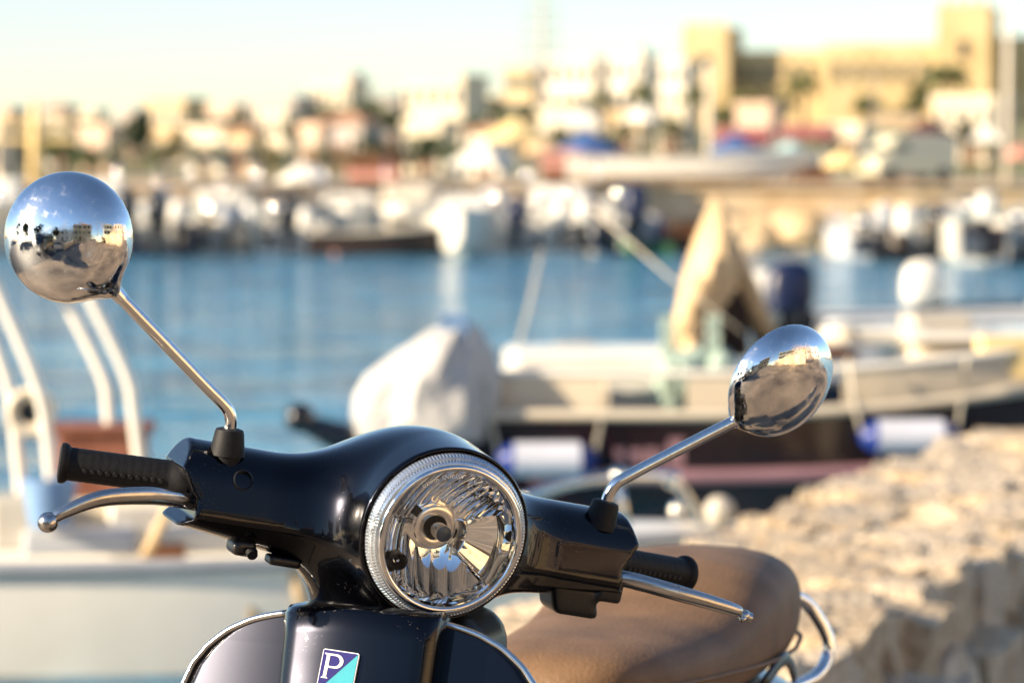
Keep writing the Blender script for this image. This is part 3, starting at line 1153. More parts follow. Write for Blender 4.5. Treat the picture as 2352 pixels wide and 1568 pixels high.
s = 0.2
while s < JL - 0.1:
    ln = rs.uniform(0.16, 0.34)
    t = 0.0
    while t < JW - 0.05:
        wd_ = rs.uniform(0.15, 0.30)
        stone(s + ln / 2, min(t + wd_ / 2, JW - 0.10), JTOP - 0.10 + rs.uniform(-0.02, 0.025), (ln * 1.0, wd_ * 1.02, 0.22), 0.12)
        t += wd_
    s += ln * 0.94
for side, tt in ((1, JW - 0.02), (-1, 0.02)):
    s = 0.2
    while s < JL:
        ln = rs.uniform(0.34, 0.52)
        z = JTOP - 0.14
        while z > WATER_Z - 0.25:
            hh = rs.uniform(0.42, 0.70)
            stone(s + ln / 2 + rs.uniform(-0.06, 0.06), tt + side * rs.uniform(-0.05, 0.04), z - hh / 2, (ln * 0.78, 0.34, hh * 0.93), 0.08)
            z -= hh
        s += ln

# ------------------------------------------------------------------ boats
def outboard(parent, x, y, z, cowl, scale=1.0, name='outboard_motor', leg='black_cowl', tilt=0.0):
    m = Matrix.Translation((x, y, z)) @ Matrix.Rotation(tilt, 4, 'Y') @ Matrix.Scale(scale, 4)
    rings = []
    for zz, a, b, ox in ((0.0, 0.14, 0.13, 0.0), (0.03, 0.21, 0.17, 0.0), (0.18, 0.24, 0.185, 0.01), (0.36, 0.23, 0.175, 0.02), (0.46, 0.18, 0.14, 0.03), (0.50, 0.08, 0.07, 0.04)):
        ring = []
        for j in range(20):
            t = 2 * math.pi * j / 20
            c, q = math.cos(t), math.sin(t)
            ring.append(m @ Vector((ox - 0.12 + a * math.copysign(abs(c) ** 0.75, c), b * math.copysign(abs(q) ** 0.75, q), zz)))
        rings.append(ring)
    o = MB().rings(rings).build(name, cowl, parent, True, None, 50)
    mb = MB()
    mb.box((-0.12, 0, -0.35), (0.16, 0.09, 0.74), 0, m)
    mb.box((-0.14, 0, -0.72), (0.34, 0.20, 0.02), 0, m)
    mb.sweep([m @ Vector((-0.30, 0, -0.86)), m @ Vector((-0.14, 0, -0.86)), m @ Vector((0.02, 0, -0.86))], [0.05 * scale, 0.06 * scale, 0.01 * scale], 12)
    mb.build('motor_leg', leg, o)
    MB().box((0.05, 0, -0.10), (0.14, 0.22, 0.26), 0, m).build('clamp_bracket', leg, o)
    return o


def hull_mesh(L, B, H, draft, sheer, sole, n=22, full=2.4):
    """Open boat shell, bow at +x, waterline at z = 0."""
    rings = []
    for i in range(n + 1):
        s = i / n
        x = -L / 2 + L * s
        b = B / 2 * (0.90 + 0.10 * min(1, s / 0.3)) * max(0.012, 1 - max(0, (s - 0.38) / 0.62) ** full)
        zg = H + sheer * max(0, s - 0.25) ** 2 / 0.5625
        zk = -draft * (1 - max(0, (s - 0.5) / 0.5) ** 3.0) + zg * 0.55 * max(0, (s - 0.62) / 0.38) ** 4
        zc = zk + (zg - zk) * 0.30
        ov = L * 0.05 * max(0, (s - 0.6) / 0.4) ** 2
        t = min(0.06, b * 0.5)
        zs = min(zg - 0.02, max(sole, zk + 0.06))
        ring = []
        half = [(0, zk, 0), (b * 0.58, zk + (zc - zk) * 0.40, 0), (b * 0.92, zc, 0.2), (b * 0.98, zc + (zg - zc) * 0.5, 0.6), (b, zg, 1.0), (b - t, zg, 1.0), (max(b - t * 1.7, b * 0.3), zs, 0.4)]
        for y, z, k in half:
            ring.append(Vector((x + ov * k, -y, z)))
        for y, z, k in reversed(half[1:]):
            ring.append(Vector((x + ov * k, y, z)))
        rings.append(ring)
    return MB().rings(rings), rings


def boat(name, label, x, y, heading, L, B, H, hull, cat='boat', group=None, sheer=0.22, draft=0.22, sole=0.12, motor=None, nmotor=1, mscale=1.0,
         screen=True, console=None, canopy=None, rail=True, cabin=None, rub='rub', seat='cloth_white', fend=0, glint=None):
    e = empty(name, (x, y, WATER_Z), heading)
    tag(e, label, cat, group)
    mbh, rings = hull_mesh(L, B, H, draft, sheer, sole)
    fix_normals(mbh.build('hull', hull, e, True, None, 40))
    # rubbing strake along each side
    for k, sgn in ((4, -1), (8, 1)):
        MB().sweep([r[k] + Vector((0, sgn * 0.012, -0.02)) for r in rings], 0.025, 8).build('rub_rail', 'black_plastic' if rub == 'rub' else rub, e, True)
    # foredeck closes the bow
    fd = MB()
    fr = rings[14:]
    vs, fs = [], []
    for r in fr:
        vs += [r[5] + Vector((0, 0, 0.005)), (r[5] + r[8]) / 2 + Vector((0, 0, 0.05 * min(1, (r[8] - r[5]).length))), r[8] + Vector((0, 0, 0.005))]
    for i in range(len(fr) - 1):
        a = i * 3
        fs += [(a, a + 1, a + 4, a + 3), (a + 1, a + 2, a + 5, a + 4)]
    fd.add(vs, fs)
    fd.add([vs[0], vs[1], vs[2], Vector((vs[2].x, vs[2].y, sole)), Vector((vs[0].x, vs[0].y, sole))], [(0, 1, 2, 3, 4)])
    fd.build('foredeck', 'gel_white' if hull != 'gel_cream' else 'gel_cream', e)
    if console:
        c = MB().box((L * 0.02, 0, sole + 0.34), (0.42, 0.5, 0.68), 0, None, 0.85).build('console', console, e)
        bevel(c, 0.04)
        if screen:
            MB().box((0, 0, 0), (0.012, 0.52, 0.30), 0, Matrix.Translation((L * 0.05, 0, sole + 0.80)) @ Matrix.Rotation(R(-24), 4, 'Y')).build('screen', 'screen_glass', e)
        s_ = MB().box((-L * 0.16, 0, sole + 0.2), (0.4, B * 0.5, 0.4)).build('bench', seat, e)
        bevel(s_, 0.05)
    if cabin:
        hc = cabin[1]
        rgs = []
        for xx, w, zt in ((-L * 0.02, 0.36, 0.96), (L * 0.02, 0.37, 1.0), (L * 0.14, 0.34, 1.0), (L * 0.22, 0.30, 0.45), (L * 0.30, 0.22, 0.12)):
            zb = H - 0.05
            zt_ = zb + hc * zt
            w *= B
            rgs.append([Vector((xx, -w, zb)), Vector((xx, -w * 0.86, zt_ - 0.06)), Vector((xx, -w * 0.7, zt_)), Vector((xx, w * 0.7, zt_)), Vector((xx, w * 0.86, zt_ - 0.06)), Vector((xx, w, zb))])
        cb = MB().rings(rgs).build('cabin', cabin[0], e)
        for sgn in (-1, 1):
            MB().box((L * 0.08, sgn * B * 0.335, H + hc * 0.55), (L * 0.14, 0.02, hc * 0.36)).build('cabin_window', 'dark_glass', e)
        MB().box((-L * 0.022, 0, H + hc * 0.45), (0.02, B * 0.3, hc * 0.7)).build('cabin_door', 'wood_brown', e)
    if canopy:
        hcz = H + 1.25
        rg = []
        for i in range(7):
            a = -1 + 2 * i / 6
            rg.append([Vector((xx, a * B * 0.42, hcz + 0.12 * (1 - a * a) - 0.02 * k)) for k, xx in ((0, -L * 0.26), (0, L * 0.10), (1, L * 0.10), (1, -L * 0.26))])
        MB().rings(rg).build('canopy', canopy, e)
        for sgn in (-1, 1):
            for xx in (-L * 0.24, L * 0.08):
                MB().cyl((xx * 0.8 - 0.02, sgn * B * 0.40, H), (xx, sgn * B * 0.41, hcz), 0.018, 0.018, 8).build('canopy_pole', 'steel', e, True)
    if rail:
        pts = [rings[i][5] + Vector((0, 0.05, 0.26)) for i in range(13, 23)] + [rings[i][8] + Vector((0, -0.05, 0.26)) for i in range(22, 12, -1)]
        rl = MB().sweep(pts, 0.016, 8).build('bow_rail', 'steel', e, True)
        for i in (13, 16, 19):
            for k, sg in ((5, 1), (8, -1)):
                MB().cyl(rings[i][k] + Vector((0, sg * 0.05, 0)), rings[i][k] + Vector((0, sg * 0.05, 0.26)), 0.012, 0.012, 8).build('stanchion', 'steel', rl, True)
    if motor:
        for k in range(nmotor):
            yy = (k - (nmotor - 1) / 2) * 0.48 * mscale
            outboard(e, -L / 2 - 0.06, yy, H + 0.02, motor, mscale)
    if glint:  # added chrome ball on a stalk, only there to throw a sun glint
        gx, gz, gr_ = glint
        MB().ball((gx * L, 0.2 * B, H + gz), gr_, 20).build('glint_ball', 'glint_chrome', e, True)
        MB().cyl((gx * L, 0.2 * B, H - 0.1), (gx * L, 0.2 * B, H + gz), 0.02, 0.02, 8).build('glint_stalk', 'steel', e)
    for k in range(fend):
        i = 5 + 5 * k
        p = rings[i][4]
        MB().sweep([p + Vector((0, -0.10, -0.42)), p + Vector((0, -0.10, -0.38)), p + Vector((0, -0.10, -0.12)), p + Vector((0, -0.10, -0.08))],
                   [0.02, 0.08, 0.08, 0.02], 12).build('fender', 'fender_white', e, True, None, 50)
    return e, rings


ST = R(90)          # stern towards the camera, bow towards the far quay
FAR = 'boats moored in the far row'
# -- far row along the promenade: (u, label, kwargs)
rows = [
    (14, 76.5, R(95), 'brown wooden rowing boat, leftmost of the far row', dict(L=4.2, B=1.7, H=0.5, hull='wood_brown', motor=None, rail=False, rub='wood_dark')),
    (118, 76.0, R(84), 'white open boat with cream console moored just right of the brown rowing boat', dict(L=4.8, B=1.9, H=0.62, hull='gel_white', motor='gel_white', console='gel_cream')),
    (222, 75.6, R(92), 'pale blue-grey boat with white motor, hidden partly by the tall mirror', dict(L=4.6, B=1.8, H=0.6, hull='gel_pale', motor='gel_white', console='gel_white')),
    (338, 75.0, R(90), 'navy motorboat with two big black outboards on its stern', dict(L=5.6, B=2.1, H=0.70, hull='navy', motor='black_cowl', nmotor=2, mscale=1.35, console='gel_white')),
    (436, 76.0, R(86), 'white boat with cream canopy next to the navy motorboat', dict(L=5.0, B=1.8, H=0.66, hull='gel_white', motor='gel_white', canopy='cloth_white', console='gel_cream')),
    (512, 75.6, R(93), 'cream boat with white fenders and grey outboard', dict(L=4.6, B=1.7, H=0.58, hull='gel_cream', motor='rib_grey', console='gel_white', fend=3)),
    (592, 75.8, R(88), 'bluish white boat with low windscreen beside the cream boat', dict(L=4.6, B=1.7, H=0.62, hull='gel_pale', motor='gel_white', console='gel_white')),
    (662, 75.2, R(91), 'white boat with single black outboard at its stern', dict(L=4.8, B=1.7, H=0.64, hull='gel_white', motor='black_cowl', mscale=1.25, console='gel_cream')),
    (724, 76.6, R(85), 'grey inflatable with white console in the far row', dict(L=4.0, B=1.6, H=0.5, hull='rib_grey', motor='gel_white', console='gel_white', rail=False)),
    (1072, 74.2, R(268), 'white boat with its tall bow towards the open water', dict(L=4.8, B=1.9, H=0.86, hull='gel_white', console='gel_cream', cabin=('gel_white', 0.5))),
    (1186, 75.2, R(90), 'white boat with navy outboard beside the tall white bow', dict(L=4.8, B=1.9, H=0.66, hull='gel_white', motor='navy', mscale=1.2, console='gel_white')),
    (1268, 75.8, R(94), 'pale grey boat with cream bench in the far row', dict(L=4.6, B=1.8, H=0.6, hull='gel_pale', motor='gel_white', console='gel_white')),
    (1350, 75.4, R(88), 'white boat with bright cabin near the rope', dict(L=5.2, B=1.9, H=0.7, hull='gel_white', cabin=('gel_white', 0.55), motor='gel_white')),
    (1456, 75.0, R(90), 'dark navy boat with covered stern left of the stone quay', dict(L=4.6, B=1.5, H=0.78, hull='navy', motor='navy', mscale=1.5, console='gel_white', rail=False)),
]
rows += [
    (-95, 75.8, R(92), 'white boat with black outboard beyond the left picture edge', dict(L=4.8, B=1.9, H=0.62, hull='gel_white', motor='black_cowl', console='gel_cream')),
    (-205, 75.6, R(88), 'cream boat with white outboard beyond the left picture edge', dict(L=4.6, B=1.8, H=0.6, hull='gel_cream', motor='gel_white', console='gel_white')),
    (-320, 76.0, R(91), 'navy boat with white console beyond the left picture edge', dict(L=4.8, B=1.9, H=0.64, hull='navy', motor='black_cowl', console='gel_white'))]
for k, (u, y, hd, lb, kw) in enumerate(rows):
    boat('moored_boat', lb, X(u, y - 2), y, hd, group=FAR, glint=(-0.42, 0.22 + 0.5 * rs.random(), 0.13 + 0.09 * rs.random()), **kw)
e, _ = boat('wooden_boat', 'brown hulled boat with cream deck lying side on in the far row', X(890, 73.0), 73.0, R(2), 3.4, 1.4, 0.52, 'wood_dark', group=FAR, rub='gel_cream', rail=False, sole=0.36, cabin=('gel_cream', 0.42))
boat('dinghy', 'small green dinghy below the stone quay', X(1470, 73.0), 73.0, R(170), 1.5, 0.8, 0.26, 'cloth_green', cat='dinghy', rail=False, rub='rub', sole=0.05)
b = MB().ball((0, 0, 0.08), 0.18, 20).build('buoy', 'cloth_coral')
b.location = (X(770, 72.5), 72.5, WATER_Z)
tag(b, 'coral red mooring buoy at the left end of the brown hulled boat', 'buoy')
# second row, moored to the other side of the pontoon: cabins and canopies
rows2 = [
    (80, 'cream cabin boat behind the rowing boat', 'gel_cream', ('gel_white', 0.75), None),
    (290, 'white cabin boat with wooden door behind the navy motorboat', 'gel_white', ('gel_white', 0.7), None),
    (410, 'pale cabin boat under a sand coloured canopy', 'gel_pale', None, 'canvas'),
    (560, 'white cabin boat with a broad white canopy', 'gel_white', ('gel_white', 0.5), 'cloth_white'),
    (700, 'cream boat with ochre canopy in the second row', 'gel_cream', None, 'cloth_cream'),
    (830, 'white boat with coral red canopy behind the brown hulled boat', 'gel_white', ('gel_white', 0.4), 'cloth_coral'),
    (960, 'white cabin boat behind the bow of the brown hulled boat', 'gel_white', ('gel_cream', 0.6), None),
    (1140, 'pale boat with sand canopy behind the tall white bow', 'gel_pale', None, 'canvas'),
    (1280, 'white cabin boat with coral cloth at the right of the second row', 'gel_white', ('gel_white', 0.6), 'cloth_coral'),
]
for u, lb, hm, cb, cn in rows2:
    boat('moored_boat', lb, X(u, 84.0), 77.9 + 0.2 * math.sin(u), R(270) + 0.05 * math.sin(u), 3.0, 2.0, 0.95, hm, group='boats in the second row', cabin=cb, canopy=cn, rail=True, sole=0.3)
mb = structure(MB().box((X(560, 79), 79.0, -0.2), (22, 0.5, 0.3)).build('pontoon', 'wood_brown'))
# -- boats at the right, nearer than the stone quay
RG = 'boats moored at the right'
right_rows = [
    (2005, 56.0, R(94), 'pale boat with grey outboard left of the dark sterns', dict(L=4.4, B=1.3, H=0.62, hull='gel_pale', motor='rib_grey', console='deck_grey', mscale=0.9)),
    (2080, 55.4, R(88), 'black hulled boat with white outboard', dict(L=4.4, B=1.2, H=0.55, hull='black_cowl', motor='gel_white', console='deck_grey', mscale=0.9)),
    (2142, 55.8, R(91), 'brown hulled boat with black outboard', dict(L=4.2, B=1.2, H=0.56, hull='bottom_paint', motor='black_cowl', console='gel_cream', mscale=1.0)),
    (2252, 53.5, R(90), 'tall white boat between the brown and the maroon hulls', dict(L=4.6, B=1.0, H=0.85, hull='gel_white', motor='gel_white', console='wall_pink', mscale=0.9)),
    (2352, 54.0, R(97), 'dark maroon boat with black outboard, at the picture edge', dict(L=4.8, B=1.5, H=0.72, hull='maroon_hull', motor='black_cowl', console='gel_white', mscale=1.2)),
]
right_rows += [
    (2450, 54.6, R(90), 'white boat with grey outboard beyond the right picture edge', dict(L=4.6, B=1.5, H=0.66, hull='gel_white', motor='rib_grey', console='gel_cream', mscale=1.1)),
    (2550, 55.0, R(86), 'pale boat with black outboard beyond the right picture edge', dict(L=4.6, B=1.5, H=0.62, hull='gel_pale', motor='black_cowl', console='gel_white', mscale=1.1))]
for u, y, hd, lb, kw in right_rows:
    y += 15.5
    kw.update(B=kw['B'] * 1.25, L=kw['L'] * 1.1, mscale=kw['mscale'] * 1.2)
    boat('moored_boat', lb, X(u, y - 2), y, hd, group=RG, glint=(-0.40, 0.15 + 0.5 * rs.random(), 0.12 + 0.05 * rs.random()), **kw)
# -- inflatables in the middle distance
boat('inflatable_boat', 'grey inflatable boat with white and navy outboards behind the tan cover', X(2420, 24.5), 24.5, R(6), 3.6, 1.5, 0.80, 'rib_grey', cat='inflatable boat',
     sheer=0.12, sole=0.5, motor='navy', mscale=0.75, console=None, rail=False, rub='gel_pale')
cov = MB()
outb = outboard(bpy.data.objects['inflatable_boat'], -1.98, 0.34, 0.72, 'gel_white', 0.8)
boat('inflatable_boat', 'pale inflatable boat with white outboard beyond the grey inflatable', X(2560, 30.5), 30.5, R(4), 3.2, 1.4, 0.62, 'gel_pale', cat='inflatable boat', sheer=0.1, sole=0.3,
     motor='gel_white', mscale=0.8, console='navy', rail=False)

# -- maroon boat beside the jetty
mx, my = 1.72, 16.75
maroon, mr = boat('fishing_boat', 'dark maroon fishing boat with cream deck, white fenders and tan canvas cover', mx, my, R(3), 4.1, 1.75, 0.72, 'maroon_hull', cat='fishing boat',
                  sheer=0.34, sole=0.66, rail=False, rub='gel_cream', screen=False)


def near_y(s, H0=0.0):
    i = min(22, max(0, int(round(s * 22))))
    return mr[i]


MB().sweep([mr[i][3] + Vector((0, -0.03, 0.02)) for i in range(2, 23)], 0.018, 8, 0.035).build('side_stripe', 'mauve_stripe', maroon, True)
MB().sweep([mr[i][2] + Vector((0, -0.02, 0.02)) for i in range(1, 23)], 0.018, 8, 0.05).build('boot_stripe', 'bottom_paint', maroon, True)
# bulwark with scuppers on the near side, coaming boxes and deck house
for i0, i1 in ((1, 3), (6, 8), (10, 16)):
    bw0 = MB()
    prf = []
    for i in range(i0, i1 + 2):
        p = mr[i][5] + Vector((0, 0.05, 0))
        prf.append([p + Vector((0, -0.02, 0)), p + Vector((0, -0.02, 0.15)), p + Vector((0, 0.02, 0.15)), p + Vector((0, 0.02, 0))])
    bw0.rings(prf).build('bulwark', 'gel_cream', maroon)
MB().sweep([mr[i][5] + Vector((0, 0.05, 0.165)) for i in range(1, 18)], 0.035, 8, 0.02).build('cap_rail', 'gel_white', maroon, True)
hb1 = MB().box((-1.25, 0.05, 0.84), (1.0, 0.8, 0.26)).build('engine_box', 'gel_white', maroon)
bevel(hb1, 0.05)
hb2 = MB().box((0.95, 0.15, 0.89), (1.5, 1.0, 0.24)).build('deck_house', 'gel_cream', maroon)
bevel(hb2, 0.06)
hb3 = MB().box((1.0, 0.15, 1.03), (1.62, 1.08, 0.04)).build('house_roof', 'gel_white', maroon)
bevel(hb3, 0.02)
for xx in (0.65, 1.2):
    MB().box((xx, -0.36, 0.91), (0.28, 0.02, 0.12)).build('house_window', 'dark_glass', maroon)
# tan canvas cover folded over a frame amidships
invm = Matrix.Rotation(-R(3), 4, 'Z') @ Matrix.Translation((-mx, -my, -WATER_Z))


def ml(u, v, d):
    return invm @ Vector((X(u, d), d, Z(v, d)))


rgs = []
for k, (v_, ul, ur, th) in enumerate(((800, 1528, 1606, 0.16), (770, 1535, 1612, 0.17), (730, 1543, 1640, 0.18), (680, 1556, 1668, 0.18), (630, 1574, 1686, 0.17), (590, 1588, 1690, 0.15),
                                      (550, 1602, 1684, 0.12), (510, 1616, 1674, 0.09), (475, 1626, 1660, 0.06), (452, 1634, 1650, 0.03))):
    a0, b0 = ml(ul, v_, 16.9), ml(ur, v_, 16.9)
    ring = []
    for j in range(26):
        t = 2 * math.pi * j / 26
        fl_ = 1 + 0.16 * math.sin(3 * t + v_ * 0.021) + 0.09 * math.sin(7 * t - v_ * 0.05)
        ring.append((a0 + b0) / 2 + Vector(((b0 - a0).x / 2 * math.cos(t) * fl_, th * math.sin(t) * fl_, 0)))
    rgs.append(ring)
MB().rings(rgs).build('canvas_cover', 'canvas', maroon, True, None, 28)
MB().sweep([ml(1668, 540, 17.1), ml(1715, 660, 17.15), ml(1772, 810, 17.2)], [0.05, 0.075, 0.085], 12, [0.04, 0.06, 0.06]).build('rolled_cover', 'canvas', maroon, True)
MB().cyl(ml(1642, 455, 17.0), ml(1650, 810, 17.0), 0.03).build('cover_pole', 'wood_brown', maroon, True)
MB().box(ml(1668, 740, 17.25), (0.20, 0.3, 0.34)).build('shade_box', 'wood_dark', maroon)  # dark box put in for the shade inside the cover
# deck clutter
for nm, u, v, d, sz, m_ in (('cushion', 1240, 868, 16.6, (0.36, 0.3, 0.10), 'cloth_white'), ('crate', 1395, 845, 16.7, (0.30, 0.26, 0.16), 'canvas'), ('crate', 1320, 820, 17.0, (0.22, 0.22, 0.14), 'deck_grey'),
                            ('hatch', 1860, 812, 16.6, (0.42, 0.3, 0.05), 'wood_brown'), ('cushion', 2010, 770, 16.8, (0.5, 0.3, 0.07), 'cloth_white'), ('tray', 2150, 745, 16.9, (0.3, 0.3, 0.12), 'deck_grey'),
                            ('storage_box', 2318, 820, 16.2, (0.30, 0.16, 0.20), 'cloth_cream')):
    bevel(MB().box(ml(u, v, d), sz, rs.uniform(-0.2, 0.2)).build(nm, m_, maroon), 0.015)
for u, v, r_ in ((1455, 842, 0.09), (1940, 782, 0.085)):
    p = ml(u, v, 16.5)
    cm_ = MB()
    for k in range(4):
        cm_.lathe(torus_prof(r_ - 0.012 * k, 0.0, 0.013, 8), 20, Matrix.Translation(p + Vector((0, 0, 0.018 * k))))
    cm_.build('rope_coil', 'rope', maroon, True)
for sx in (-0.98, -0.76):
    MB().box((sx - 0.02, -0.50, 0.90), (0.06, 0.06, 0.5)).build('net_post', 'net_green', maroon)
nt_ = MB()
for k in range(16):
    nt_.ball((-1.0 + 0.30 * rs.random(), -0.55 + 0.1 * rs.random(), 0.72 + 0.2 * rs.random()), 0.07 + 0.03 * rs.random(), 10, (1, 0.8, 1.2))
nt_.build('net_heap', 'net_green', maroon, True)['kind'] = 'stuff'
for a_, b_ in (((-0.60, -0.3, 1.05), (-1.32, 0.2, 1.66)), ((-1.68, 0.3, 0.95), (-1.55, 0.4, 1.45))):
    MB().sweep([a_, ((a_[0] + b_[0]) / 2, (a_[1] + b_[1]) / 2, (a_[2] + b_[2]) / 2 - 0.02), b_], 0.006, 8).build('stay_rope', 'rope', maroon, True)
# lettering on the dark hull, reads as pale marks only
hy = mr[5][3].y - 0.035


def side_point(x, z):
    xs = [r[3].x for r in mr]
    y3 = float(np.interp(x, xs, [r[3].y for r in mr]))
    y4 = float(np.interp(x, [r[4].x for r in mr], [r[4].y for r in mr]))
    z3 = float(np.interp(x, xs, [r[3].z for r in mr]))
    z4 = float(np.interp(x, [r[4].x for r in mr], [r[4].z for r in mr]))
    k = min(1, max(0, (z - z3) / (z4 - z3)))
    return Vector((x, y3 + (y4 - y3) * k - 0.008, z))


mk = MB()
lx = -1.28
for w_, h_ in ((0.05, 0.085), (0.055, 0.08), (0.05, 0.085), (0.02, 0.085), (0.075, 0.13)):
    z0 = 0.46
    mk.add([side_point(lx, z0), side_point(lx + w_, z0), side_point(lx + w_, z0 + h_), side_point(lx, z0 + h_)], [(0, 1, 2, 3)])
    lx += w_ + 0.018
mk.build('hull_lettering', 'mauve_stripe', maroon)
# white fenders with blue ends lashed lengthwise along the hull
for u, v in ((1232, 1056), (2072, 1006)):
    p = Vector((X(u, 15.75), 15.75, Z(v, 15.75)))
    xs = p.x - mx
    q = side_point(xs, p.z - WATER_Z)
    c = Vector((mx, my, WATER_Z)) + (Matrix.Rotation(R(3), 3, 'Z') @ (q + Vector((0, -0.09, 0))))
    e = empty('fender', (c.x, c.y, c.z), R(3))
    tag(e, 'white cylindrical fender with blue ends %s' % ('hanging near the stern beside the headlight' if u < 1500 else 'hanging on the hull right of the lower chrome mirror'), 'fender', 'fenders on the maroon boat')
    MB().sweep([(-0.16, 0, 0), (-0.155, 0, 0), (0.155, 0, 0), (0.16, 0, 0)], [0.05, 0.082, 0.082, 0.05], 20).build('body', 'fender_white', e, True, None, 50)
    for sg in (-1, 1):
        MB().sweep([(sg * 0.155, 0, 0), (sg * 0.19, 0, 0), (sg * 0.225, 0, 0), (sg * 0.235, 0, 0)], [0.080, 0.068, 0.035, 0.02], 20).build('end_cap', 'fender_blue', e, True, None, 50)
        MB().sweep([(sg * 0.22, 0, 0), (sg * 0.26, 0.05, 0.18), (sg * 0.28, 0.09, 0.36)], 0.010, 6).build('lashing', 'rope', e, True)
# outboards under a white tarpaulin at the stern
tc_ = Vector((X(985, 15.9), 15.95, 0))
rgs = []
for zz, hx, hy, ox in ((0.02, 0.32, 0.24, -0.01), (0.12, 0.335, 0.26, 0.0), (0.22, 0.33, 0.26, 0.01), (0.32, 0.28, 0.24, 0.03), (0.42, 0.22, 0.20, 0.07), (0.50, 0.15, 0.15, 0.11), (0.56, 0.08, 0.09, 0.14), (0.58, 0.02, 0.03, 0.15)):
    ring = []
    for j in range(28):
        a = 2 * math.pi * j / 28
        fl = 1 + 0.10 * math.sin(4 * a + zz * 6) + 0.07 * math.sin(9 * a + 1 - zz * 9) + rs.uniform(-0.05, 0.05)
        ring.append(tc_ + Vector((ox + hx * fl * math.cos(a), hy * fl * math.sin(a), zz - 0.04)))
    rgs.append(ring)
et = empty('covered_outboard', (tc_.x, tc_.y, WATER_Z))
tag(et, 'outboard motor under a white tarpaulin at the stern of the maroon boat', 'outboard motor')
inv = Matrix.Translation(-et.location)
tarp = MB().rings([[inv @ p for p in r] for r in rgs]).build('tarpaulin', 'tarp_white', et, True, None, 26)
MB().box((0.12, -0.02, 1.09), (0.13, 0.18, 0.16)).build('blue_wrap', 'blue_cloth', et)
lg = MB().box((-0.12, 0, 0.30), (0.20, 0.14, 0.62), 0, Matrix.Rotation(R(28), 4, 'Y')).build('motor_leg', 'black_cowl', et)
MB().sweep([(-0.22, 0.0, 0.50), (-0.42, -0.02, 0.585), (-0.60, -0.02, 0.66)], [0.10, 0.075, 0.045], 12).build('tiller_arm', 'black_cowl', et)
MB().ball((-0.61, -0.02, 0.68), 0.075, 14).build('tiller_grip', 'black_cowl', et, True)

# -- white boat at the left, its bow behind the scooter
wx, wy = -1.28, 13.05
white, wr = boat('motor_boat', 'white motorboat with bent pale posts and a red brown locker, moored left of the scooter', wx, wy, R(3), 4.3, 1.55, 0.42, 'gel_white', cat='motorboat', sheer=0.05,
                 sole=0.24, rail=False, rub='rib_grey', console=None)
inv = Matrix.Rotation(-R(3), 4, 'Z') @ Matrix.Translation((-wx, -wy, -WATER_Z))


def wl(u, v, d):
    return inv @ Vector((X(u, d), d, Z(v, d)))


for pts in ([(-60, 540, 12.55), (0, 685, 12.55), (80, 880, 12.55), (104, 1000, 12.55), (122, 1215, 12.55)],
            [(-60, 640, 12.95), (-12, 800, 12.95), (18, 895, 12.95), (34, 1020, 12.95), (52, 1240, 12.95)],
            [(70, 530, 13.0), (150, 690, 13.0), (232, 860, 13.0), (246, 940, 13.0), (258, 1120, 13.0)],
            [(118, 500, 12.6), (210, 690, 12.6), (288, 860, 12.6), (304, 950, 12.6), (325, 1130, 12.6)]):
    MB().sweep(smooth_path([wl(*p) for p in pts], 5), 0.022, 12).build('frame_post', 'gel_white', white, True)
MB().cyl(wl(-60, 540, 12.55), wl(-60, 640, 12.95), 0.026).build('frame_bar', 'gel_white', white, True)
MB().cyl(wl(70, 530, 13.0), wl(118, 500, 12.6), 0.026).build('frame_bar', 'gel_white', white, True)
a_, b_ = wl(135, 1160, 13.0), wl(335, 990, 13.0)
lk = MB().box(((a_.x + b_.x) / 2, (a_.y + b_.y) / 2, (a_.z + b_.z) / 2), (abs(b_.x - a_.x), 0.34, abs(b_.z - a_.z))).build('locker', 'wood_red', white)
bevel(lk, 0.015)
MB().box(((a_.x + b_.x) / 2, (a_.y + b_.y) / 2, b_.z + 0.015), (abs(b_.x - a_.x) + 0.05, 0.38, 0.03)).build('locker_lid', 'wood_red', lk)
p = wl(68, 945, 12.6)
m_ = Matrix.Translation(p) @ Matrix.Rotation(R(90), 4, 'X')
MB().lathe([(0.09, -0.08), (0.095, 0.04), (0.075, 0.06), (0.045, 0.045), (0.04, -0.02), (0.001, -0.02)], 24, m_).build('spotlight', 'gel_cream', white, True, None, 40)
MB().lathe([(0.038, 0.03), (0.001, 0.035)], 20, m_).build('spotlight_lens', 'dark_glass', white, True)
p = wl(110, 1160, 12.5)
bk = MB().lathe([(0.075, -0.08), (0.105, 0.10), (0.095, 0.10), (0.07, -0.06), (0.001, -0.06)], 24, Matrix.Translation(p)).build('bucket', 'blue_cloth')
bk.location = (wx, wy, WATER_Z)
bk.rotation_euler = (0, 0, R(3))
tag(bk, 'blue bucket on the white motorboat below the bent posts', 'bucket')
p = wl(372, 1278, 12.6)
MB().box(p, (0.16, 0.14, 0.09)).build('hatch_box', 'wood_brown', white)
for u0, v0, u1, v1 in ((330, 1280, 395, 1150), (655, 1270, 700, 1410), (540, 1330, 585, 1430)):
    MB().cyl(wl(u0, v0, 12.4), wl(u1, v1, 12.35), 0.022).build('boat_hook', 'canvas', white, True)
cb = MB().box(wl(560, 1160, 13.1), (1.5, 0.5, 0.14)).build('cockpit_coaming', 'gel_cream', white)
bevel(cb, 0.04)
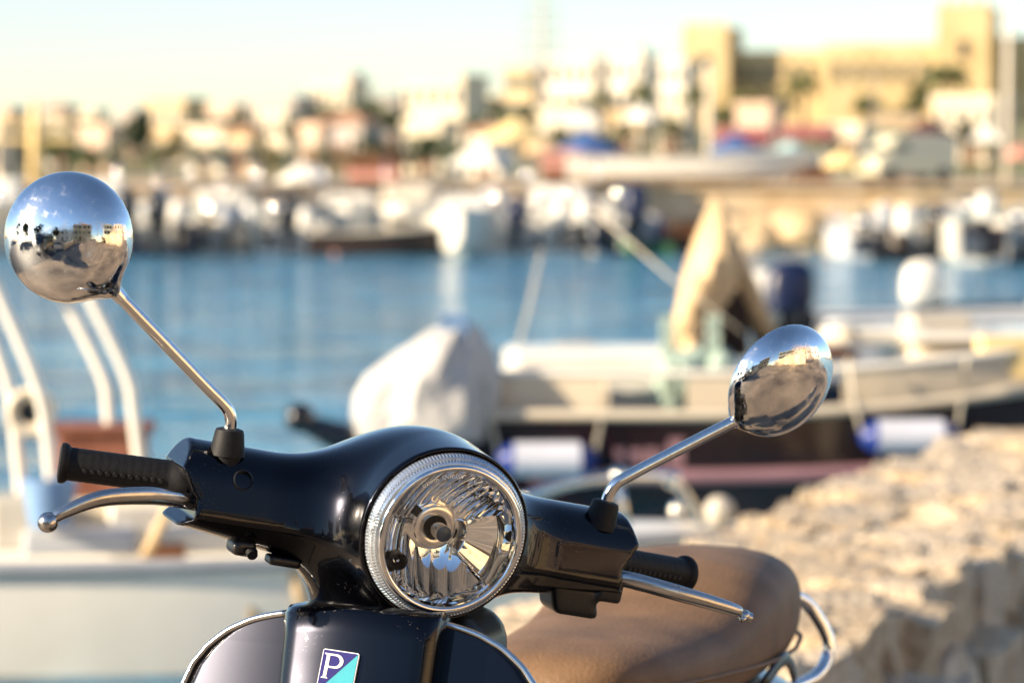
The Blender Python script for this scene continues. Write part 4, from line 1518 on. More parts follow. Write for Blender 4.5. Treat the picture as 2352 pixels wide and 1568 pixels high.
# taller pulpit rail at the bow
pp = [(1195, 1150, 12.5), (1300, 1112, 12.5), (1420, 1096, 12.55), (1530, 1096, 12.7), (1570, 1130, 12.85), (1610, 1200, 12.95)]
MB().sweep(smooth_path([wl(*q) for q in pp], 5), 0.020, 10).build('pulpit_rail', 'steel', white, True)
MB().cyl(wl(1418, 1100, 12.55), wl(1440, 1215, 12.55), 0.016).build('pulpit_post', 'steel', white, True)
MB().cyl(wl(1215, 1145, 12.5), wl(1225, 1240, 12.5), 0.016).build('pulpit_post', 'steel', white, True)
for u, v, d in ((1422, 1094, 12.53), (1546, 1102, 12.72), (1558, 1172, 12.9), (1148, 936, 16.2)):  # chrome balls added on the rails to catch the sun as bright discs
    if d < 15:
        MB().ball(wl(u, v, d), 0.033, 20).build('glint_knob', 'glint_chrome', white, True)
    else:
        MB().ball(ml(u, v, d), 0.045, 20).build('glint_knob', 'glint_chrome', maroon, True)
for nm, u, v, d, sz, m_ in (('cushion', 180, 1240, 12.7, (0.42, 0.3, 0.09), 'gel_pale'), ('storage_box', 330, 1215, 12.9, (0.30, 0.26, 0.20), 'gel_white'), ('cushion', 480, 1235, 12.8, (0.40, 0.3, 0.10), 'cloth_white'),
                            ('fuel_can', 40, 1200, 12.7, (0.18, 0.16, 0.20), 'deck_grey'), ('crate', 610, 1225, 12.8, (0.22, 0.2, 0.12), 'wood_brown'), ('thwart', 250, 1190, 13.3, (0.9, 0.22, 0.05), 'gel_cream'),
                            ('hatch', 690, 1215, 13.0, (0.3, 0.3, 0.04), 'deck_grey'), ('net_box', 430, 1180, 13.2, (0.26, 0.2, 0.16), 'rib_grey')):
    bevel(MB().box(wl(u, v, d), sz, rs.uniform(-0.25, 0.25)).build(nm, m_, white), 0.015)
MB().ball(wl(1655, 1175, 13.05), 0.06, 16).build('bow_fender', 'deck_grey', white, True)

# ------------------------------------------------------------------ things on the far promenade
GZ = 0.75


def parasol(u, v, wpx, d, cloth, label, square=False, tilt=0.0):
    x, zt, w = X(u, d), Z(v, d), wpx * d / FPX
    e = empty('parasol', (x, d, GZ), rs.uniform(0, 0.8))
    tag(e, label, 'parasol', 'parasols on the far promenade')
    h = zt - GZ
    n = 4 if square else 8
    drop = w * 0.30
    apex = Vector((0, 0, h))
    pts = [Vector((w / 2 * math.cos(2 * math.pi * i / n), w / 2 * math.sin(2 * math.pi * i / n), h - drop)) for i in range(n)]
    low = [p_ + Vector((0, 0, -0.14)) for p_ in pts]
    MB().add([apex] + pts + low, [(0, 1 + i, 1 + (i + 1) % n) for i in range(n)] + [(1 + i, 1 + n + i, 1 + n + (i + 1) % n, 1 + (i + 1) % n) for i in range(n)]).build('canopy', cloth, e)
    MB().cyl((0, 0, 0), (0, 0, h + 0.05), 0.03, 0.025, 8).build('pole', 'trim_pale', e, True)
    MB().cyl((0, 0, 0), (0, 0, 0.1), 0.28, 0.25, 12).build('base', 'roof_flat', e)
    for i in range(n):
        MB().cyl((0, 0, h - drop * 0.9), pts[i] * 0.96 + Vector((0, 0, drop * 0.0)), 0.012, 0.01, 6).build('rib', 'trim_pale', e)
    return e


parasol(1110, 322, 165, 118, 'cloth_white', 'low white parasol, left of the yellow cream one', True)
parasol(1186, 268, 160, 128, 'cloth_cream', 'yellow cream pyramid parasol')
parasol(1350, 298, 190, 112, 'cloth_blue', 'wide blue parasol with one pale sunlit side')
parasol(1336, 248, 130, 140, 'cloth_white', 'white parasol above the blue one', True)
parasol(1474, 242, 100, 138, 'cloth_white', 'small white parasol left of the fort', True)
parasol(1250, 316, 90, 124, 'canvas', 'sand coloured parasol between the yellow and the blue ones')
parasol(1690, 305, 130, 108, 'cloth_blue', 'dark blue parasol above the white hull on the quay')
parasol(1815, 322, 150, 104, 'cloth_cyan', 'pale turquoise parasol beside the dark blue one')
parasol(2132, 270, 150, 132, 'cloth_maroon', 'dark maroon parasol in front of the fort')
parasol(1940, 340, 110, 112, 'cloth_cream', 'small cream parasol right of the turquoise one')
parasol(2262, 288, 100, 126, 'cloth_white', 'white parasol by the flagpole under the fort', True)
parasol(700, 372, 120, 110, 'cloth_white', 'white parasol behind the left boats')
parasol(2345, 330, 80, 120, 'cloth_coral', 'coral red parasol at the right picture edge')


def awning(u0, u1, v, d, cloth, label):
    x0, x1 = X(u0, d), X(u1, d)
    zt = Z(v, d)
    e = empty('market_stall', ((x0 + x1) / 2, d, GZ))
    tag(e, label, 'market stall', 'market stalls on the promenade')
    w = x1 - x0
    h = zt - GZ
    MB().add([(-w / 2, 1.0, h), (w / 2, 1.0, h), (w / 2, -1.0, h - 0.45), (-w / 2, -1.0, h - 0.45), (-w / 2, 1.0, h - 0.05), (w / 2, 1.0, h - 0.05), (w / 2, -1.0, h - 0.65), (-w / 2, -1.0, h - 0.65)],
             [(0, 3, 2, 1), (3, 7, 6, 2), (0, 4, 7, 3), (1, 2, 6, 5)]).build('awning', cloth, e)
    for sx in (-1, 1):
        for yy, hh in ((0.95, h - 0.05), (-0.95, h - 0.5)):
            MB().cyl((sx * w * 0.48, yy, 0), (sx * w * 0.48, yy, hh), 0.03, 0.03, 8).build('post', 'steel', e)
    MB().box((0, 0, 0.45), (w * 0.9, 0.9, 0.9)).build('counter', 'wood_brown', e)


awning(1640, 1770, 292, 146, 'cloth_red', 'market stall with red awning below the left fort tower')
awning(1790, 1910, 286, 150, 'cloth_red', 'market stall with red awning below the middle of the fort')
awning(2010, 2110, 262, 158, 'canvas', 'market stall with sand awning behind the cream van')
awning(1240, 1330, 344, 104, 'cloth_coral', 'market stall with coral awning behind the moored boats')
awning(800, 920, 366, 104, 'cloth_coral', 'market stall with faded coral awning left of the white parasol')

# white boat hull set down on the quay edge
e, _ = boat('beached_boat', 'long white boat hull standing on the stone quay', X(1585, 81), 81.2, R(-2), 5.9, 1.7, 0.50, 'gel_white', sheer=0.16, rail=False, sole=0.2, draft=0.16, rub='gel_cream')
e.location.z = 0.92 + 0.16
for xx in (-1.8, 0, 1.6):
    MB().box((xx, 0, -0.12), (0.14, 1.0, 0.12)).build('cradle', 'wood_brown', e)

# cream van
def van(x, y, rz, label, z=0.0):
    e = empty('van', (x, y, z), rz)
    tag(e, label, 'van')
    sec = []
    for xx, zb, zt, w in ((-1.65, 0.45, 1.60, 0.66), (-1.6, 0.35, 1.70, 0.72), (0.5, 0.32, 1.74, 0.74), (0.9, 0.32, 1.62, 0.74), (1.30, 0.32, 1.02, 0.74), (1.62, 0.36, 0.86, 0.70), (1.68, 0.45, 0.70, 0.64)):
        sec.append([Vector((xx, -w, zb)), Vector((xx, -w, zb + (zt - zb) * 0.55)), Vector((xx, -w * 0.88, zt - 0.05)), Vector((xx, -w * 0.75, zt)), Vector((xx, w * 0.75, zt)), Vector((xx, w * 0.88, zt - 0.05)),
                    Vector((xx, w, zb + (zt - zb) * 0.55)), Vector((xx, w, zb))])
    MB().rings(sec).build('body', 'van_cream', e, True, None, 30)
    for sg in (-1, 1):
        MB().box((0.62, sg * 0.715, 1.25), (0.55, 0.02, 0.34)).build('side_window', 'dark_glass', e)
        for xx in (-1.05, 1.1):
            wm = Matrix.Translation((xx, sg * 0.68, 0.28)) @ Matrix.Rotation(R(90), 4, 'X')
            w_ = MB().lathe([(0.02, -0.06), (0.17, -0.06), (0.27, -0.08), (0.28, 0), (0.27, 0.08), (0.17, 0.06), (0.02, 0.06)], 20, wm, True, True).build('wheel', 'tyre_far', e, True, None, 40)
        MB().ball((1.64, sg * 0.48, 0.62), 0.09, 12).build('headlight', 'steel', e, True)
    MB().add([(0.93, -0.60, 1.56), (0.93, 0.60, 1.56), (1.29, 0.64, 1.05), (1.29, -0.64, 1.05)], [(0, 1, 2, 3)]).build('windscreen', 'dark_glass', e)
    MB().box((-1.665, 0, 1.25), (0.02, 1.0, 0.4)).build('rear_window', 'dark_glass', e)


van(X(2082, 118), 118, R(205), 'cream delivery van parked on the promenade behind the right boats', GZ)

# masts and poles
def pole(u, v, d, r, z0, label, cat, name, m='trim_pale', arms=0):
    x, zt = X(u, d), Z(v, d)
    e = empty(name, (x, d, z0))
    tag(e, label, cat)
    MB().cyl((0, 0, 0), (0, 0, zt - z0), r, r * 0.6, 12).build('shaft', m, e, True)
    if arms:
        for k in range(arms):
            zz = (zt - z0) * (0.55 + 0.4 * k / arms)
            MB().cyl((-r * 6, 0, zz), (r * 6, 0, zz), r * 0.4, r * 0.4, 8).build('crossbar', m, e)
    else:
        MB().ball((0, 0, zt - z0), r * 1.4, 12).build('finial', m, e, True)


pole(82, 235, 100, 0.20, GZ, 'thick cream mast at the far left behind the boats', 'mast', 'mast', 'cloth_cream', 2)
pole(1246, -30, 300, 0.30, 1.5, 'tall thin antenna mast above the town', 'antenna', 'antenna_mast', 'wall_grey', 5)
pole(2312, -40, 130, 0.16, GZ, 'tall pale flagpole before the right end of the fort', 'flagpole', 'flagpole')
pole(2006, 180, 120, 0.06, GZ, 'thin lamp post in the middle of the fort front', 'lamp post', 'lamp_post', 'roof_flat')
pole(1628, 160, 118, 0.13, GZ, 'pale lamp post at the foot of the left fort tower', 'lamp post', 'lamp_post', 'trim_pale')

# ------------------------------------------------------------------ buildings of the town
def house(name, label, x, y, z0, w, dp, h, rot, wall, cols, rws, roof='flat', group='houses of the town', cat='building', shutters=False, rooftop=None, door=True):
    e = empty(name, (x, y, z0), rot)
    tag(e, label, cat, group)
    MB().box((0, 0, h / 2), (w, dp, h)).build('wall', wall, e)
    if roof == 'flat':
        p_ = MB()
        for cx, cy, sx, sy in ((0, -dp / 2, w + 0.3, 0.3), (0, dp / 2, w + 0.3, 0.3), (-w / 2, 0, 0.3, dp - 0.3), (w / 2, 0, 0.3, dp - 0.3)):
            p_.box((cx, cy, h + 0.2), (sx, sy, 0.5))
        p_.build('parapet', wall, e)
    else:
        o_ = 0.35
        a, b_, c_ = w / 2 + o_, dp / 2 + o_, min(w, dp) * 0.24
        rg = max(0.1, a - b_)
        MB().add([(-a, -b_, h), (a, -b_, h), (a, b_, h), (-a, b_, h), (-rg, 0, h + c_), (rg, 0, h + c_), (-a, -b_, h - 0.15), (a, -b_, h - 0.15), (a, b_, h - 0.15), (-a, b_, h - 0.15)],
                 [(0, 1, 5, 4), (1, 2, 5), (2, 3, 4, 5), (3, 0, 4), (6, 7, 1, 0), (7, 8, 2, 1), (8, 9, 3, 2), (9, 6, 0, 3), (9, 8, 7, 6)]).build('roof', 'roof_tile', e)
    sh = h / rws
    for face in (0, 1):
        n = cols if face == 0 else max(1, int(round(cols * dp / w)))
        span = w if face == 0 else dp
        for r_ in range(rws):
            for k in range(n):
                px = -span / 2 + span * (k + 0.5) / n
                pz = sh * (r_ + 0.55)
                ww, wh = min(1.1, span / n * 0.42), min(1.5, sh * 0.5)
                if face == 0 and r_ == 0 and k == n // 2 and door:
                    MB().box((px, -dp / 2 - 0.02, 1.1), (1.1, 0.12, 2.2)).build('door', 'wood_brown', e)
                    continue
                if face == 0:
                    wn = MB().box((px, -dp / 2 - 0.01, pz), (ww + 0.3, 0.10, wh + 0.3)).build('window', 'trim_pale', e)
                    MB().box((px, -dp / 2 - 0.035, pz), (ww, 0.08, wh)).build('pane', 'window_dark', wn)
                    if shutters:
                        for sg in (-1, 1):
                            MB().box((px + sg * ww * 0.78, -dp / 2 - 0.05, pz), (ww * 0.45, 0.06, wh)).build('shutter', 'shutter', wn)
                else:
                    wn = MB().box((-w / 2 - 0.01, px, pz), (0.10, ww + 0.3, wh + 0.3)).build('window', 'trim_pale', e)
                    MB().box((-w / 2 - 0.035, px, pz), (0.08, ww, wh)).build('pane', 'window_dark', wn)
    if rooftop:
        MB().box((w * rooftop[0], 0, h + rooftop[1] / 2), (w * rooftop[2], dp * 0.5, rooftop[1])).build('roof_room', rooftop[3], e)
    return e


def town(u0, u1, vt, d, rot, wall, cols, rws, label, **kw):
    w = (u1 - u0) * d / FPX
    x = X((u0 + u1) / 2, d)
    z0 = hill_z(x, d) - 0.4
    h = Z(vt, d) - z0
    dp = kw.pop('dp', w * 0.8)
    s_ = abs(math.cos(rot)) + dp / w * abs(math.sin(rot))
    return house('house', label, x, d, z0, w / s_, dp / s_, h, rot, wall, cols, rws, **kw)


RT = R(-32)     # fronts turned towards the low sun
town(-40, 62, 262, 250, RT, 'wall_pink', 3, 2, 'pink house at the far left end of the town')
town(105, 182, 250, 290, RT, 'wall_grey', 2, 2, 'grey house with dark roof behind the cream mast', roof='hip')
town(188, 285, 300, 240, RT, 'wall_pink', 3, 1, 'low salmon house left of the tall dark tree')
town(340, 475, 238, 320, RT, 'wall_ochre', 4, 2, 'ochre house right of the tall dark tree')
town(430, 560, 305, 230, RT, 'wall_cream', 3, 1, 'low cream house in front of the ochre one', shutters=True)
town(575, 735, 232, 340, RT, 'wall_grey', 4, 2, 'broad grey house in the left of the town')
town(600, 690, 268, 260, RT, 'wall_cream', 3, 2, 'cream house in front of the broad grey one')
town(715, 850, 196, 360, RT, 'wall_cream', 4, 3, 'cream house with a grey rooftop room', rooftop=(0.30, 1.3, 0.36, 'wall_grey'))
town(862, 932, 228, 350, RT, 'roof_flat', 2, 2, 'dark grey house among green trees')
town(930, 1122, 184, 330, R(-28), 'wall_cream', 4, 2, 'large pale house with big dark window in the middle of the town', rooftop=(-0.1, 0.5, 0.5, 'wall_white'))
town(930, 1055, 292, 215, RT, 'wall_cream', 4, 1, 'low cream house under the large pale house')
town(735, 885, 280, 235, RT, 'wall_grey', 3, 1, 'lavender grey shed with long sloping roof', roof='hip')
town(1158, 1255, 165, 340, RT, 'wall_ochre', 3, 3, 'yellow cream house in the middle of the town', shutters=True)
town(1252, 1405, 145, 350, R(-26), 'wall_white', 4, 3, 'white house right of the antenna')
town(1400, 1510, 138, 345, RT, 'wall_white', 3, 3, 'white house with a dome like rooftop room', rooftop=(0.1, 1.2, 0.4, 'wall_cream'))
town(1500, 1605, 150, 360, RT, 'wall_white', 3, 3, 'pale house leaning against the left fort tower')
town(1890, 2010, 298, 220, RT, 'wall_cream', 4, 1, 'low cream house at the foot of the fort')
town(2140, 2330, 236, 230, RT, 'wall_cream', 4, 2, 'pale two storey house in front of the right fort tower')
town(1690, 1800, 252, 226, RT, 'wall_pink', 3, 1, 'salmon house at the foot of the fort')

for k, (u0, u1, vt, d, wl_m, lb) in enumerate((
    (-60, 40, 300, 205, 'wall_cream', 'low cream house at the left picture edge'), (55, 110, 290, 300, 'wall_ochre', 'narrow ochre house left of the grey one'),
    (170, 250, 262, 380, 'wall_cream', 'cream house above the low salmon house'), (268, 345, 258, 385, 'wall_grey', 'grey house behind the tall dark tree'),
    (470, 580, 248, 390, 'wall_pink', 'salmon house between the ochre and the broad grey one'), (520, 610, 300, 215, 'wall_ochre', 'low ochre house between the dark trees'),
    (690, 760, 300, 210, 'wall_pink', 'low salmon house left of the lavender shed'), (840, 940, 238, 395, 'wall_cream', 'cream house behind the dark grey one'),
    (1110, 1170, 226, 395, 'wall_cream', 'cream house between the large pale and the yellow ones'), (1080, 1180, 300, 205, 'wall_white', 'low white house behind the parasols'),
    (1240, 1360, 262, 212, 'wall_cream', 'low cream house behind the blue parasol'), (1400, 1500, 270, 218, 'wall_ochre', 'low ochre house left of the fort'),
    (1510, 1600, 258, 222, 'wall_cream', 'low cream house before the left fort tower'))):
    town(u0, u1, vt, d, RT, wl_m, 3, 2 if d > 250 else 1, lb, roof='hip' if k % 4 == 1 else 'flat')

OUT = 'houses beyond the picture edges'
for k, (u0, u1, vt, d, wl_m, lb) in enumerate((
    (-160, -70, 268, 260, 'wall_white', 'white house just beyond the left picture edge'), (-270, -170, 246, 300, 'wall_cream', 'cream house second beyond the left picture edge'),
    (-390, -280, 272, 250, 'wall_ochre', 'ochre house third beyond the left picture edge'), (-500, -400, 256, 290, 'wall_pink', 'pink house fourth beyond the left picture edge'),
    (2440, 2560, 180, 300, 'wall_cream', 'cream house beyond the right end of the fort'), (2580, 2690, 214, 270, 'wall_white', 'white house second beyond the fort'),
    (2720, 2850, 200, 300, 'wall_pink', 'salmon house third beyond the fort'))):
    town(u0, u1, vt, d, RT, wl_m, 3, 2, lb, roof='hip' if k % 3 == 1 else 'flat', group=OUT)

# fort with two square towers
FD = 370
fx0, fx1 = X(1600, FD), X(2420, FD)
fz = 3.5
fort = empty('fort', ((fx0 + fx1) / 2, FD, fz), R(-14))
tag(fort, 'long yellow stone fort with two square towers on the hill', 'fort')
fw = (fx1 - fx0) * 1.04


def fl(u):
    return (u - 2010) / 820 * fw


def fbox(name, u0, u1, vt, y0, y1, par=fort, m='wall_castle', z0=0.0):
    zt = Z(vt, FD) - fz
    return MB().box(((fl(u0) + fl(u1)) / 2, (y0 + y1) / 2, (zt + z0) / 2), (fl(u1) - fl(u0), y1 - y0, zt - z0)).build(name, m, par)


fbox('curtain_wall', 1640, 1905, 116, 0, 9)
fbox('bastion', 1900, 2170, 104, -2.2, 9)
fbox('curtain_wall', 2165, 2440, 88, 0.6, 9)
for u0, u1, v in ((1590, 1692, 62), (2152, 2268, 22)):
    t_ = fbox('tower', u0, u1, v, -3.4, 5.5)
    zt = Z(v, FD) - fz
    for k in range(4):
        uu = u0 + (u1 - u0) * (k + 0.5) / 4
        MB().box((fl(uu), -3.2, zt + 0.30), ((fl(u1) - fl(u0)) / 8, 0.5, 0.6)).build('merlon', 'wall_castle', t_)
    MB().box(((fl(u0) + fl(u1)) / 2, -3.45, zt * 0.7), (1.0, 0.16, 1.8)).build('window', 'window_dark', t_)
for k in range(12):
    uu = 1712 + k * 37
    if 2140 < uu < 2280:
        continue
    yf = -2.2 if 1900 < uu < 2170 else 0.0
    w_ = MB().box((fl(uu), yf - 0.03, Z(168, FD) - fz), (0.85, 0.14, 2.1)).build('window', 'window_dark', fort)
    MB().box((fl(uu), yf - 0.08, Z(168, FD) - fz - 1.15), (1.2, 0.3, 0.16)).build('window_sill', 'wall_castle', fort)
for v_, yy in ((196, 0.0),):
    MB().box((fl(1770), -0.15, Z(v_, FD) - fz), (fl(1905) - fl(1640), 0.3, 0.35)).build('string_course', 'wall_castle', fort)

# ------------------------------------------------------------------ trees
def leaf_cloud(mb, c, rx, rz, n, size, clumps=9, rnd=rs):
    cs = []
    for _ in range(clumps):
        v = Vector((rnd.gauss(0, 1), rnd.gauss(0, 1), rnd.gauss(0, 1))).normalized() * rnd.uniform(0.35, 0.8)
        cs.append((v, rnd.uniform(0.28, 0.5)))
    for _ in range(n):
        v, r_ = rnd.choice(cs)
        w = Vector((rnd.gauss(0, 1), rnd.gauss(0, 1), rnd.gauss(0, 1))).normalized() * r_ * rnd.uniform(0.6, 1.05)
        p_ = Vector(c) + Vector(((v.x + w.x) * rx, (v.y + w.y) * rx, (v.z + w.z) * rz))
        a = Vector((rnd.gauss(0, 1), rnd.gauss(0, 1), rnd.gauss(0, 1))).normalized()
        b_ = a.orthogonal().normalized()
        s_ = size * rnd.uniform(0.6, 1.3)
        mb.add([p_ - a * s_, p_ + b_ * s_ * 0.5, p_ + a * s_, p_ - b_ * s_ * 0.5], [(0, 1, 2, 3)])


def tree(u, vt, vb, wpx, d, leaf, label, name='tree', group='trees of the town', n=700, at=None):
    if at is None:
        x, y = X(u, d), d
        z0 = hill_z(x, d) if d > 190 else GZ
        h = Z(vt, d) - z0
        rx = wpx * d / FPX / 2
        zb = max(0.3, Z(vb, d) - z0)
    else:
        x, y, z0, h, rx, zb = at
    e = empty(name, (x, y, z0))
    tag(e, label, 'tree', group)
    cz = (h + zb) / 2
    mb = MB().sweep([(0, 0, -0.3), (0.05 * rx, 0, zb * 0.6), (0, 0.05 * rx, cz), (0, 0, h * 0.85)], [rx * 0.10 + 0.05, rx * 0.075 + 0.04, rx * 0.05 + 0.02, 0.02], 9)
    for k in range(5):
        a = k * 2.4
        mb.sweep([(0, 0, zb * 0.8 + 0.1 * k * (h - zb)), (rx * 0.6 * math.cos(a), rx * 0.6 * math.sin(a), cz + 0.1 * k * (h - zb) * 0.5)], [rx * 0.04 + 0.02, 0.015], 6)
    mb.build('trunk', 'bark', e, True)
    mb = MB()
    leaf_cloud(mb, (0, 0, cz), rx, (h - zb) / 2, n, max(0.10, rx * 0.13), 12)
    mb.build('crown', leaf, e)


tree(318, 228, 392, 92, 215, 'leaf_dark', 'tall dark tree standing left of the ochre house', n=1100)
tree(25, 268, 345, 95, 225, 'leaf_olive', 'olive green tree in front of the pink house')
tree(128, 285, 380, 105, 205, 'leaf_mid', 'green tree right of the cream mast')
tree(165, 300, 392, 60, 200, 'leaf_dark', 'narrow dark tree beside the green one')
tree(500, 262, 330, 80, 245, 'leaf_dark', 'dark bushy tree above the low cream house')
tree(545, 282, 345, 60, 236, 'leaf_olive', 'small olive tree beside the dark bushy one')
tree(775, 240, 285, 120, 300, 'leaf_olive', 'broad olive tree below the cream house with rooftop room')
tree(850, 226, 285, 80, 310, 'leaf_mid', 'light green tree left of the dark grey house')
tree(905, 245, 300, 90, 305, 'leaf_mid', 'light green tree right of the dark grey house')
tree(680, 275, 315, 90, 250, 'leaf_olive', 'olive tree above the lavender shed')
tree(872, 312, 372, 110, 190, 'leaf_dark', 'round dark bush below the lavender shed', name='bush')
tree(945, 345, 378, 120, 185, 'leaf_dark', 'low dark bush left of the white parasol', name='bush')
tree(1090, 268, 330, 90, 225, 'leaf_olive', 'olive tree in front of the large pale house')
tree(1005, 278, 318, 80, 228, 'leaf_mid', 'green tree below the large pale house')
tree(1140, 200, 292, 56, 300, 'leaf_dark', 'dark tree between the pale and the yellow cream houses')
tree(1260, 236, 284, 80, 240, 'leaf_mid', 'green tree behind the yellow cream parasol')
tree(1905, 285, 370, 60, 165, 'leaf_dark', 'dark green tree beside the turquoise parasol')
tree(2222, 268, 350, 70, 150, 'leaf_dark', 'dark green tree beside the maroon parasol')
tree(1470, 340, 398, 80, 130, 'leaf_olive', 'potted olive tree behind the long white hull')


more_trees = [(60, 300, 385, 70, 212, 'leaf_dark', 'dark shrub tree under the pink house'), (218, 268, 320, 80, 270, 'leaf_olive', 'olive tree above the low salmon house'),
    (262, 320, 392, 60, 198, 'leaf_mid', 'green bush tree right of the low salmon house'), (405, 285, 372, 70, 222, 'leaf_dark', 'dark tree before the ochre house'),
    (458, 330, 392, 70, 196, 'leaf_olive', 'olive shrub tree before the low cream house'), (590, 318, 388, 80, 200, 'leaf_dark', 'dark tree before the broad grey house'),
    (640, 340, 392, 70, 192, 'leaf_mid', 'green shrub tree under the cream house'), (726, 250, 320, 70, 255, 'leaf_dark', 'dark tree at the corner of the lavender shed'),
    (820, 335, 390, 80, 188, 'leaf_olive', 'olive bush tree before the lavender shed'), (1050, 330, 385, 80, 187, 'leaf_mid', 'green bush tree right of the low cream house'),
    (1200, 240, 290, 70, 262, 'leaf_dark', 'dark tree under the yellow cream house'), (1318, 226, 275, 80, 268, 'leaf_mid', 'green tree under the white house'),
    (1430, 262, 330, 70, 210, 'leaf_dark', 'dark tree left of the small white parasol'), (1540, 262, 335, 90, 215, 'leaf_olive', 'olive tree below the pale house'),
    (1655, 240, 300, 70, 235, 'leaf_mid', 'green tree right of the left fort tower'), (1780, 225, 280, 90, 250, 'leaf_olive', 'olive tree before the fort wall'),
    (1990, 215, 268, 90, 250, 'leaf_mid', 'green tree before the bastion'), (2080, 232, 290, 90, 236, 'leaf_olive', 'olive tree behind the maroon parasol'),
    (2040, 300, 360, 70, 160, 'leaf_dark', 'dark bush tree behind the cream van'), (1570, 330, 392, 70, 150, 'leaf_dark', 'dark bush tree behind the long white hull')]
more_trees += [(200, 336, 394, 80, 188, 'leaf_mid', 'broad green shrub tree behind the second boat row, under the salmon house'), (372, 330, 394, 90, 186, 'leaf_mid', 'light green shrub tree right of the tall dark tree'),
    (520, 342, 394, 80, 184, 'leaf_dark', 'dark shrub tree under the low ochre house'), (560, 258, 320, 80, 280, 'leaf_mid', 'green tree before the salmon house on the skyline'),
    (752, 330, 392, 90, 184, 'leaf_mid', 'light green shrub tree left of the coral stall'), (810, 258, 300, 100, 270, 'leaf_mid', 'broad green tree before the dark grey house'),
    (985, 300, 360, 100, 192, 'leaf_mid', 'light green tree before the low cream house'), (1150, 262, 320, 90, 230, 'leaf_mid', 'light green tree left of the yellow parasol'),
    (1290, 286, 340, 90, 196, 'leaf_olive', 'olive tree between the yellow and the blue parasols'), (1400, 300, 370, 80, 180, 'leaf_mid', 'green tree right of the blue parasol'),
    (2110, 190, 250, 90, 270, 'leaf_olive', 'olive tree left of the large palm')]
more_trees += [(-110, 300, 392, 90, 205, 'leaf_dark', 'dark tree beyond the left picture edge'), (-230, 290, 392, 100, 215, 'leaf_mid', 'green tree beyond the left picture edge'),
    (-350, 300, 392, 100, 210, 'leaf_olive', 'olive tree beyond the left picture edge'), (2500, 280, 370, 100, 200, 'leaf_dark', 'dark tree beyond the right picture edge'),
    (2640, 285, 370, 100, 205, 'leaf_olive', 'olive tree beyond the right picture edge')]
for a_ in more_trees:
    tree(*a_, n=520)


def palm(u, v, wpx, d, label):
    x, z0 = X(u, d), hill_z(X(u, d), d)
    r_ = wpx * d / FPX / 2
    h = Z(v, d) - z0
    e = empty('palm_tree', (x, d, z0))
    tag(e, label, 'palm tree', 'palms below the fort')
    MB().sweep([(0, 0, -0.3), (0.1, 0, h * 0.5), (0.05, 0, h)], [0.24, 0.2, 0.17], 10).build('trunk', 'bark', e, True)
    mb = MB()
    for k in range(30):
        a = rs.uniform(0, 6.283)
        el = rs.uniform(-0.3, 1.2)
        pr = []
        for i in range(6):
            t = i / 5
            rr = r_ * t * math.cos(el * (1 - 0.3 * t)) * 1.05
            zz = h + r_ * (math.sin(el) * t - 0.75 * t * t)
            pr.append(Vector((rr * math.cos(a), rr * math.sin(a), zz)))
        sd_ = Vector((-math.sin(a), math.cos(a), 0))
        for i in range(5):
            w0, w1 = 0.20 * r_ * (1 - abs(i / 5 - 0.4)), 0.20 * r_ * (1 - abs((i + 1) / 5 - 0.4))
            mb.add([pr[i] - sd_ * w0 + Vector((0, 0, -w0)), pr[i], pr[i + 1], pr[i + 1] - sd_ * w1 + Vector((0, 0, -w1))], [(0, 1, 2, 3)])
            mb.add([pr[i] + sd_ * w0 + Vector((0, 0, -w0)), pr[i], pr[i + 1], pr[i + 1] + sd_ * w1 + Vector((0, 0, -w1))], [(0, 1, 2, 3)])
    mb.build('crown', 'leaf_olive', e)


palm(1598, 208, 70, 262, 'palm at the foot of the left fort tower')
palm(1712, 222, 80, 255, 'palm right of the left fort tower')
palm(1842, 182, 92, 270, 'tall palm before the middle of the fort')
palm(2172, 162, 110, 275, 'large palm in front of the right fort tower')
palm(1384, 216, 70, 280, 'palm in front of the white house')
palm(1470, 200, 84, 275, 'palm left of the small white parasol')
palm(2270, 330, 60, 200, 'low palm by the flagpole')

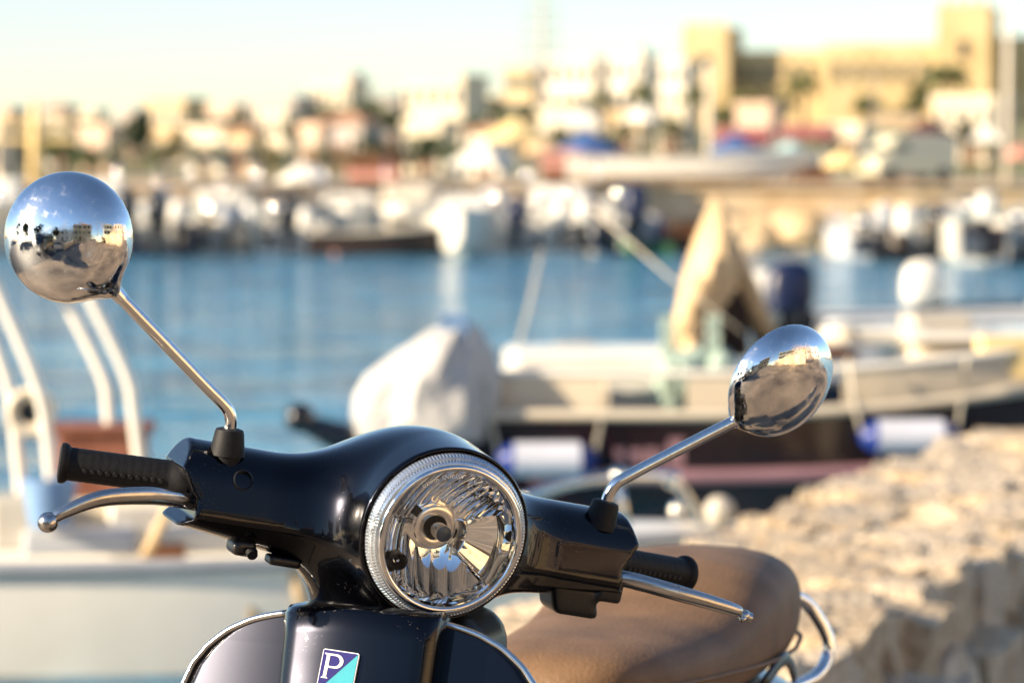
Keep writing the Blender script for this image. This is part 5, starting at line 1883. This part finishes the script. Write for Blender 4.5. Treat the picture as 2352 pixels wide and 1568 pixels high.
# ------------------------------------------------------------------ behind the camera: the street that the chrome mirrors show
structure(MB().box((-12.0, -28, -0.05), (19, 68, 0.108)).build('road', 'asphalt'))
STREET = 'houses behind the photographer'
house('house', 'sunlit cream house seen only in the chrome mirrors', 20, -18, 0, 13, 9, 8.5, R(180) + R(30), 'wall_cream', 5, 3, shutters=True, group=STREET)
house('house', 'ochre house beside it, seen in the chrome mirrors', 1, -32, 0, 12, 9, 9.5, R(180) + R(14), 'wall_ochre', 4, 3, roof='hip', shutters=True, group=STREET)
house('house', 'pink corner house seen only in the chrome mirrors', 27, -7, 0, 12, 9, 8.5, R(180) + R(60), 'wall_pink', 4, 3, group=STREET)
house('house', 'low white house seen at the edge of the mirrors', -12, -34, 0, 12, 9, 6.5, R(180) - R(4), 'wall_white', 4, 2, group=STREET)
house('house', 'pale house by the water seen at the mirror rim', 34, 4, 0, 12, 9, 8, R(180) + R(88), 'wall_cream', 4, 3, group=STREET)
for k, (x, y, hh, rx) in enumerate(((-22, -16, 8.5, 3.4), (-27, -8, 9.2, 3.8), (-17, -27, 8.0, 3.2), (-31, -1, 8.6, 3.6))):
    tree(0, 0, 0, 0, 0, 'leaf_dark', ('dark pine reflected low in the tall mirror', 'broad dark tree reflected at the left of the tall mirror',
                                      'small dark tree reflected beside the white house', 'dark tree by the water behind the photographer')[k], group='trees behind the photographer', n=1500, at=(x, y, 0, hh, rx, 1.9))

e0 = van(5.5, -9.5, R(60), 'cream van parked behind the photographer, reflected in the mirrors')
e1 = van(-3.8, -13.0, R(95), 'second cream van standing on the road behind the photographer')
e2 = van(-4.6, -1.6, R(80), 'black van parked left of the photographer')
for ch in bpy.data.objects:
    if ch.parent and ch.parent.get('label') == 'black van parked left of the photographer' and ch.name.startswith('body'):
        ch.data.materials[0] = MATS['black_cowl']
sw_ = MB()
for i in range(9):
    sw_.box((7.2 + 0.03 * math.sin(i * 3), -9 + 1.25 * i, 1.15 + 0.12 * math.sin(i * 1.7)), (0.6, 1.22, 2.3 + 0.24 * math.sin(i * 1.7)))
sw_ = sw_.build('garden_wall', 'quay_stone')
tag(sw_, 'sunlit stone wall at the right behind the photographer, seen in the mirrors', 'wall')
for k, (x, y) in enumerate(((3.2, -6.5), (-2.2, -9.0), (10.0, -3.0))):
    e = empty('lamp_post', (x, y, 0))
    tag(e, ('lamp post close behind the photographer', 'lamp post at the edge of the road behind the photographer', 'lamp post before the pink corner house')[k], 'lamp post', 'street lamps behind the photographer')
    MB().cyl((0, 0, 0), (0, 0, 4.2), 0.06, 0.04, 12).build('shaft', 'roof_flat', e, True)
    MB().lathe([(0.05, 4.2), (0.16, 4.3), (0.18, 4.55), (0.06, 4.7), (0.001, 4.72)], 16).build('lamp_head', 'roof_flat', e, True)
wl_ = MB().box((-2.6, -9, 0.30), (0.35, 13, 0.6)).build('parapet_wall', 'jetty_stone')
tag(wl_, 'low stone wall along the road behind the photographer', 'wall')
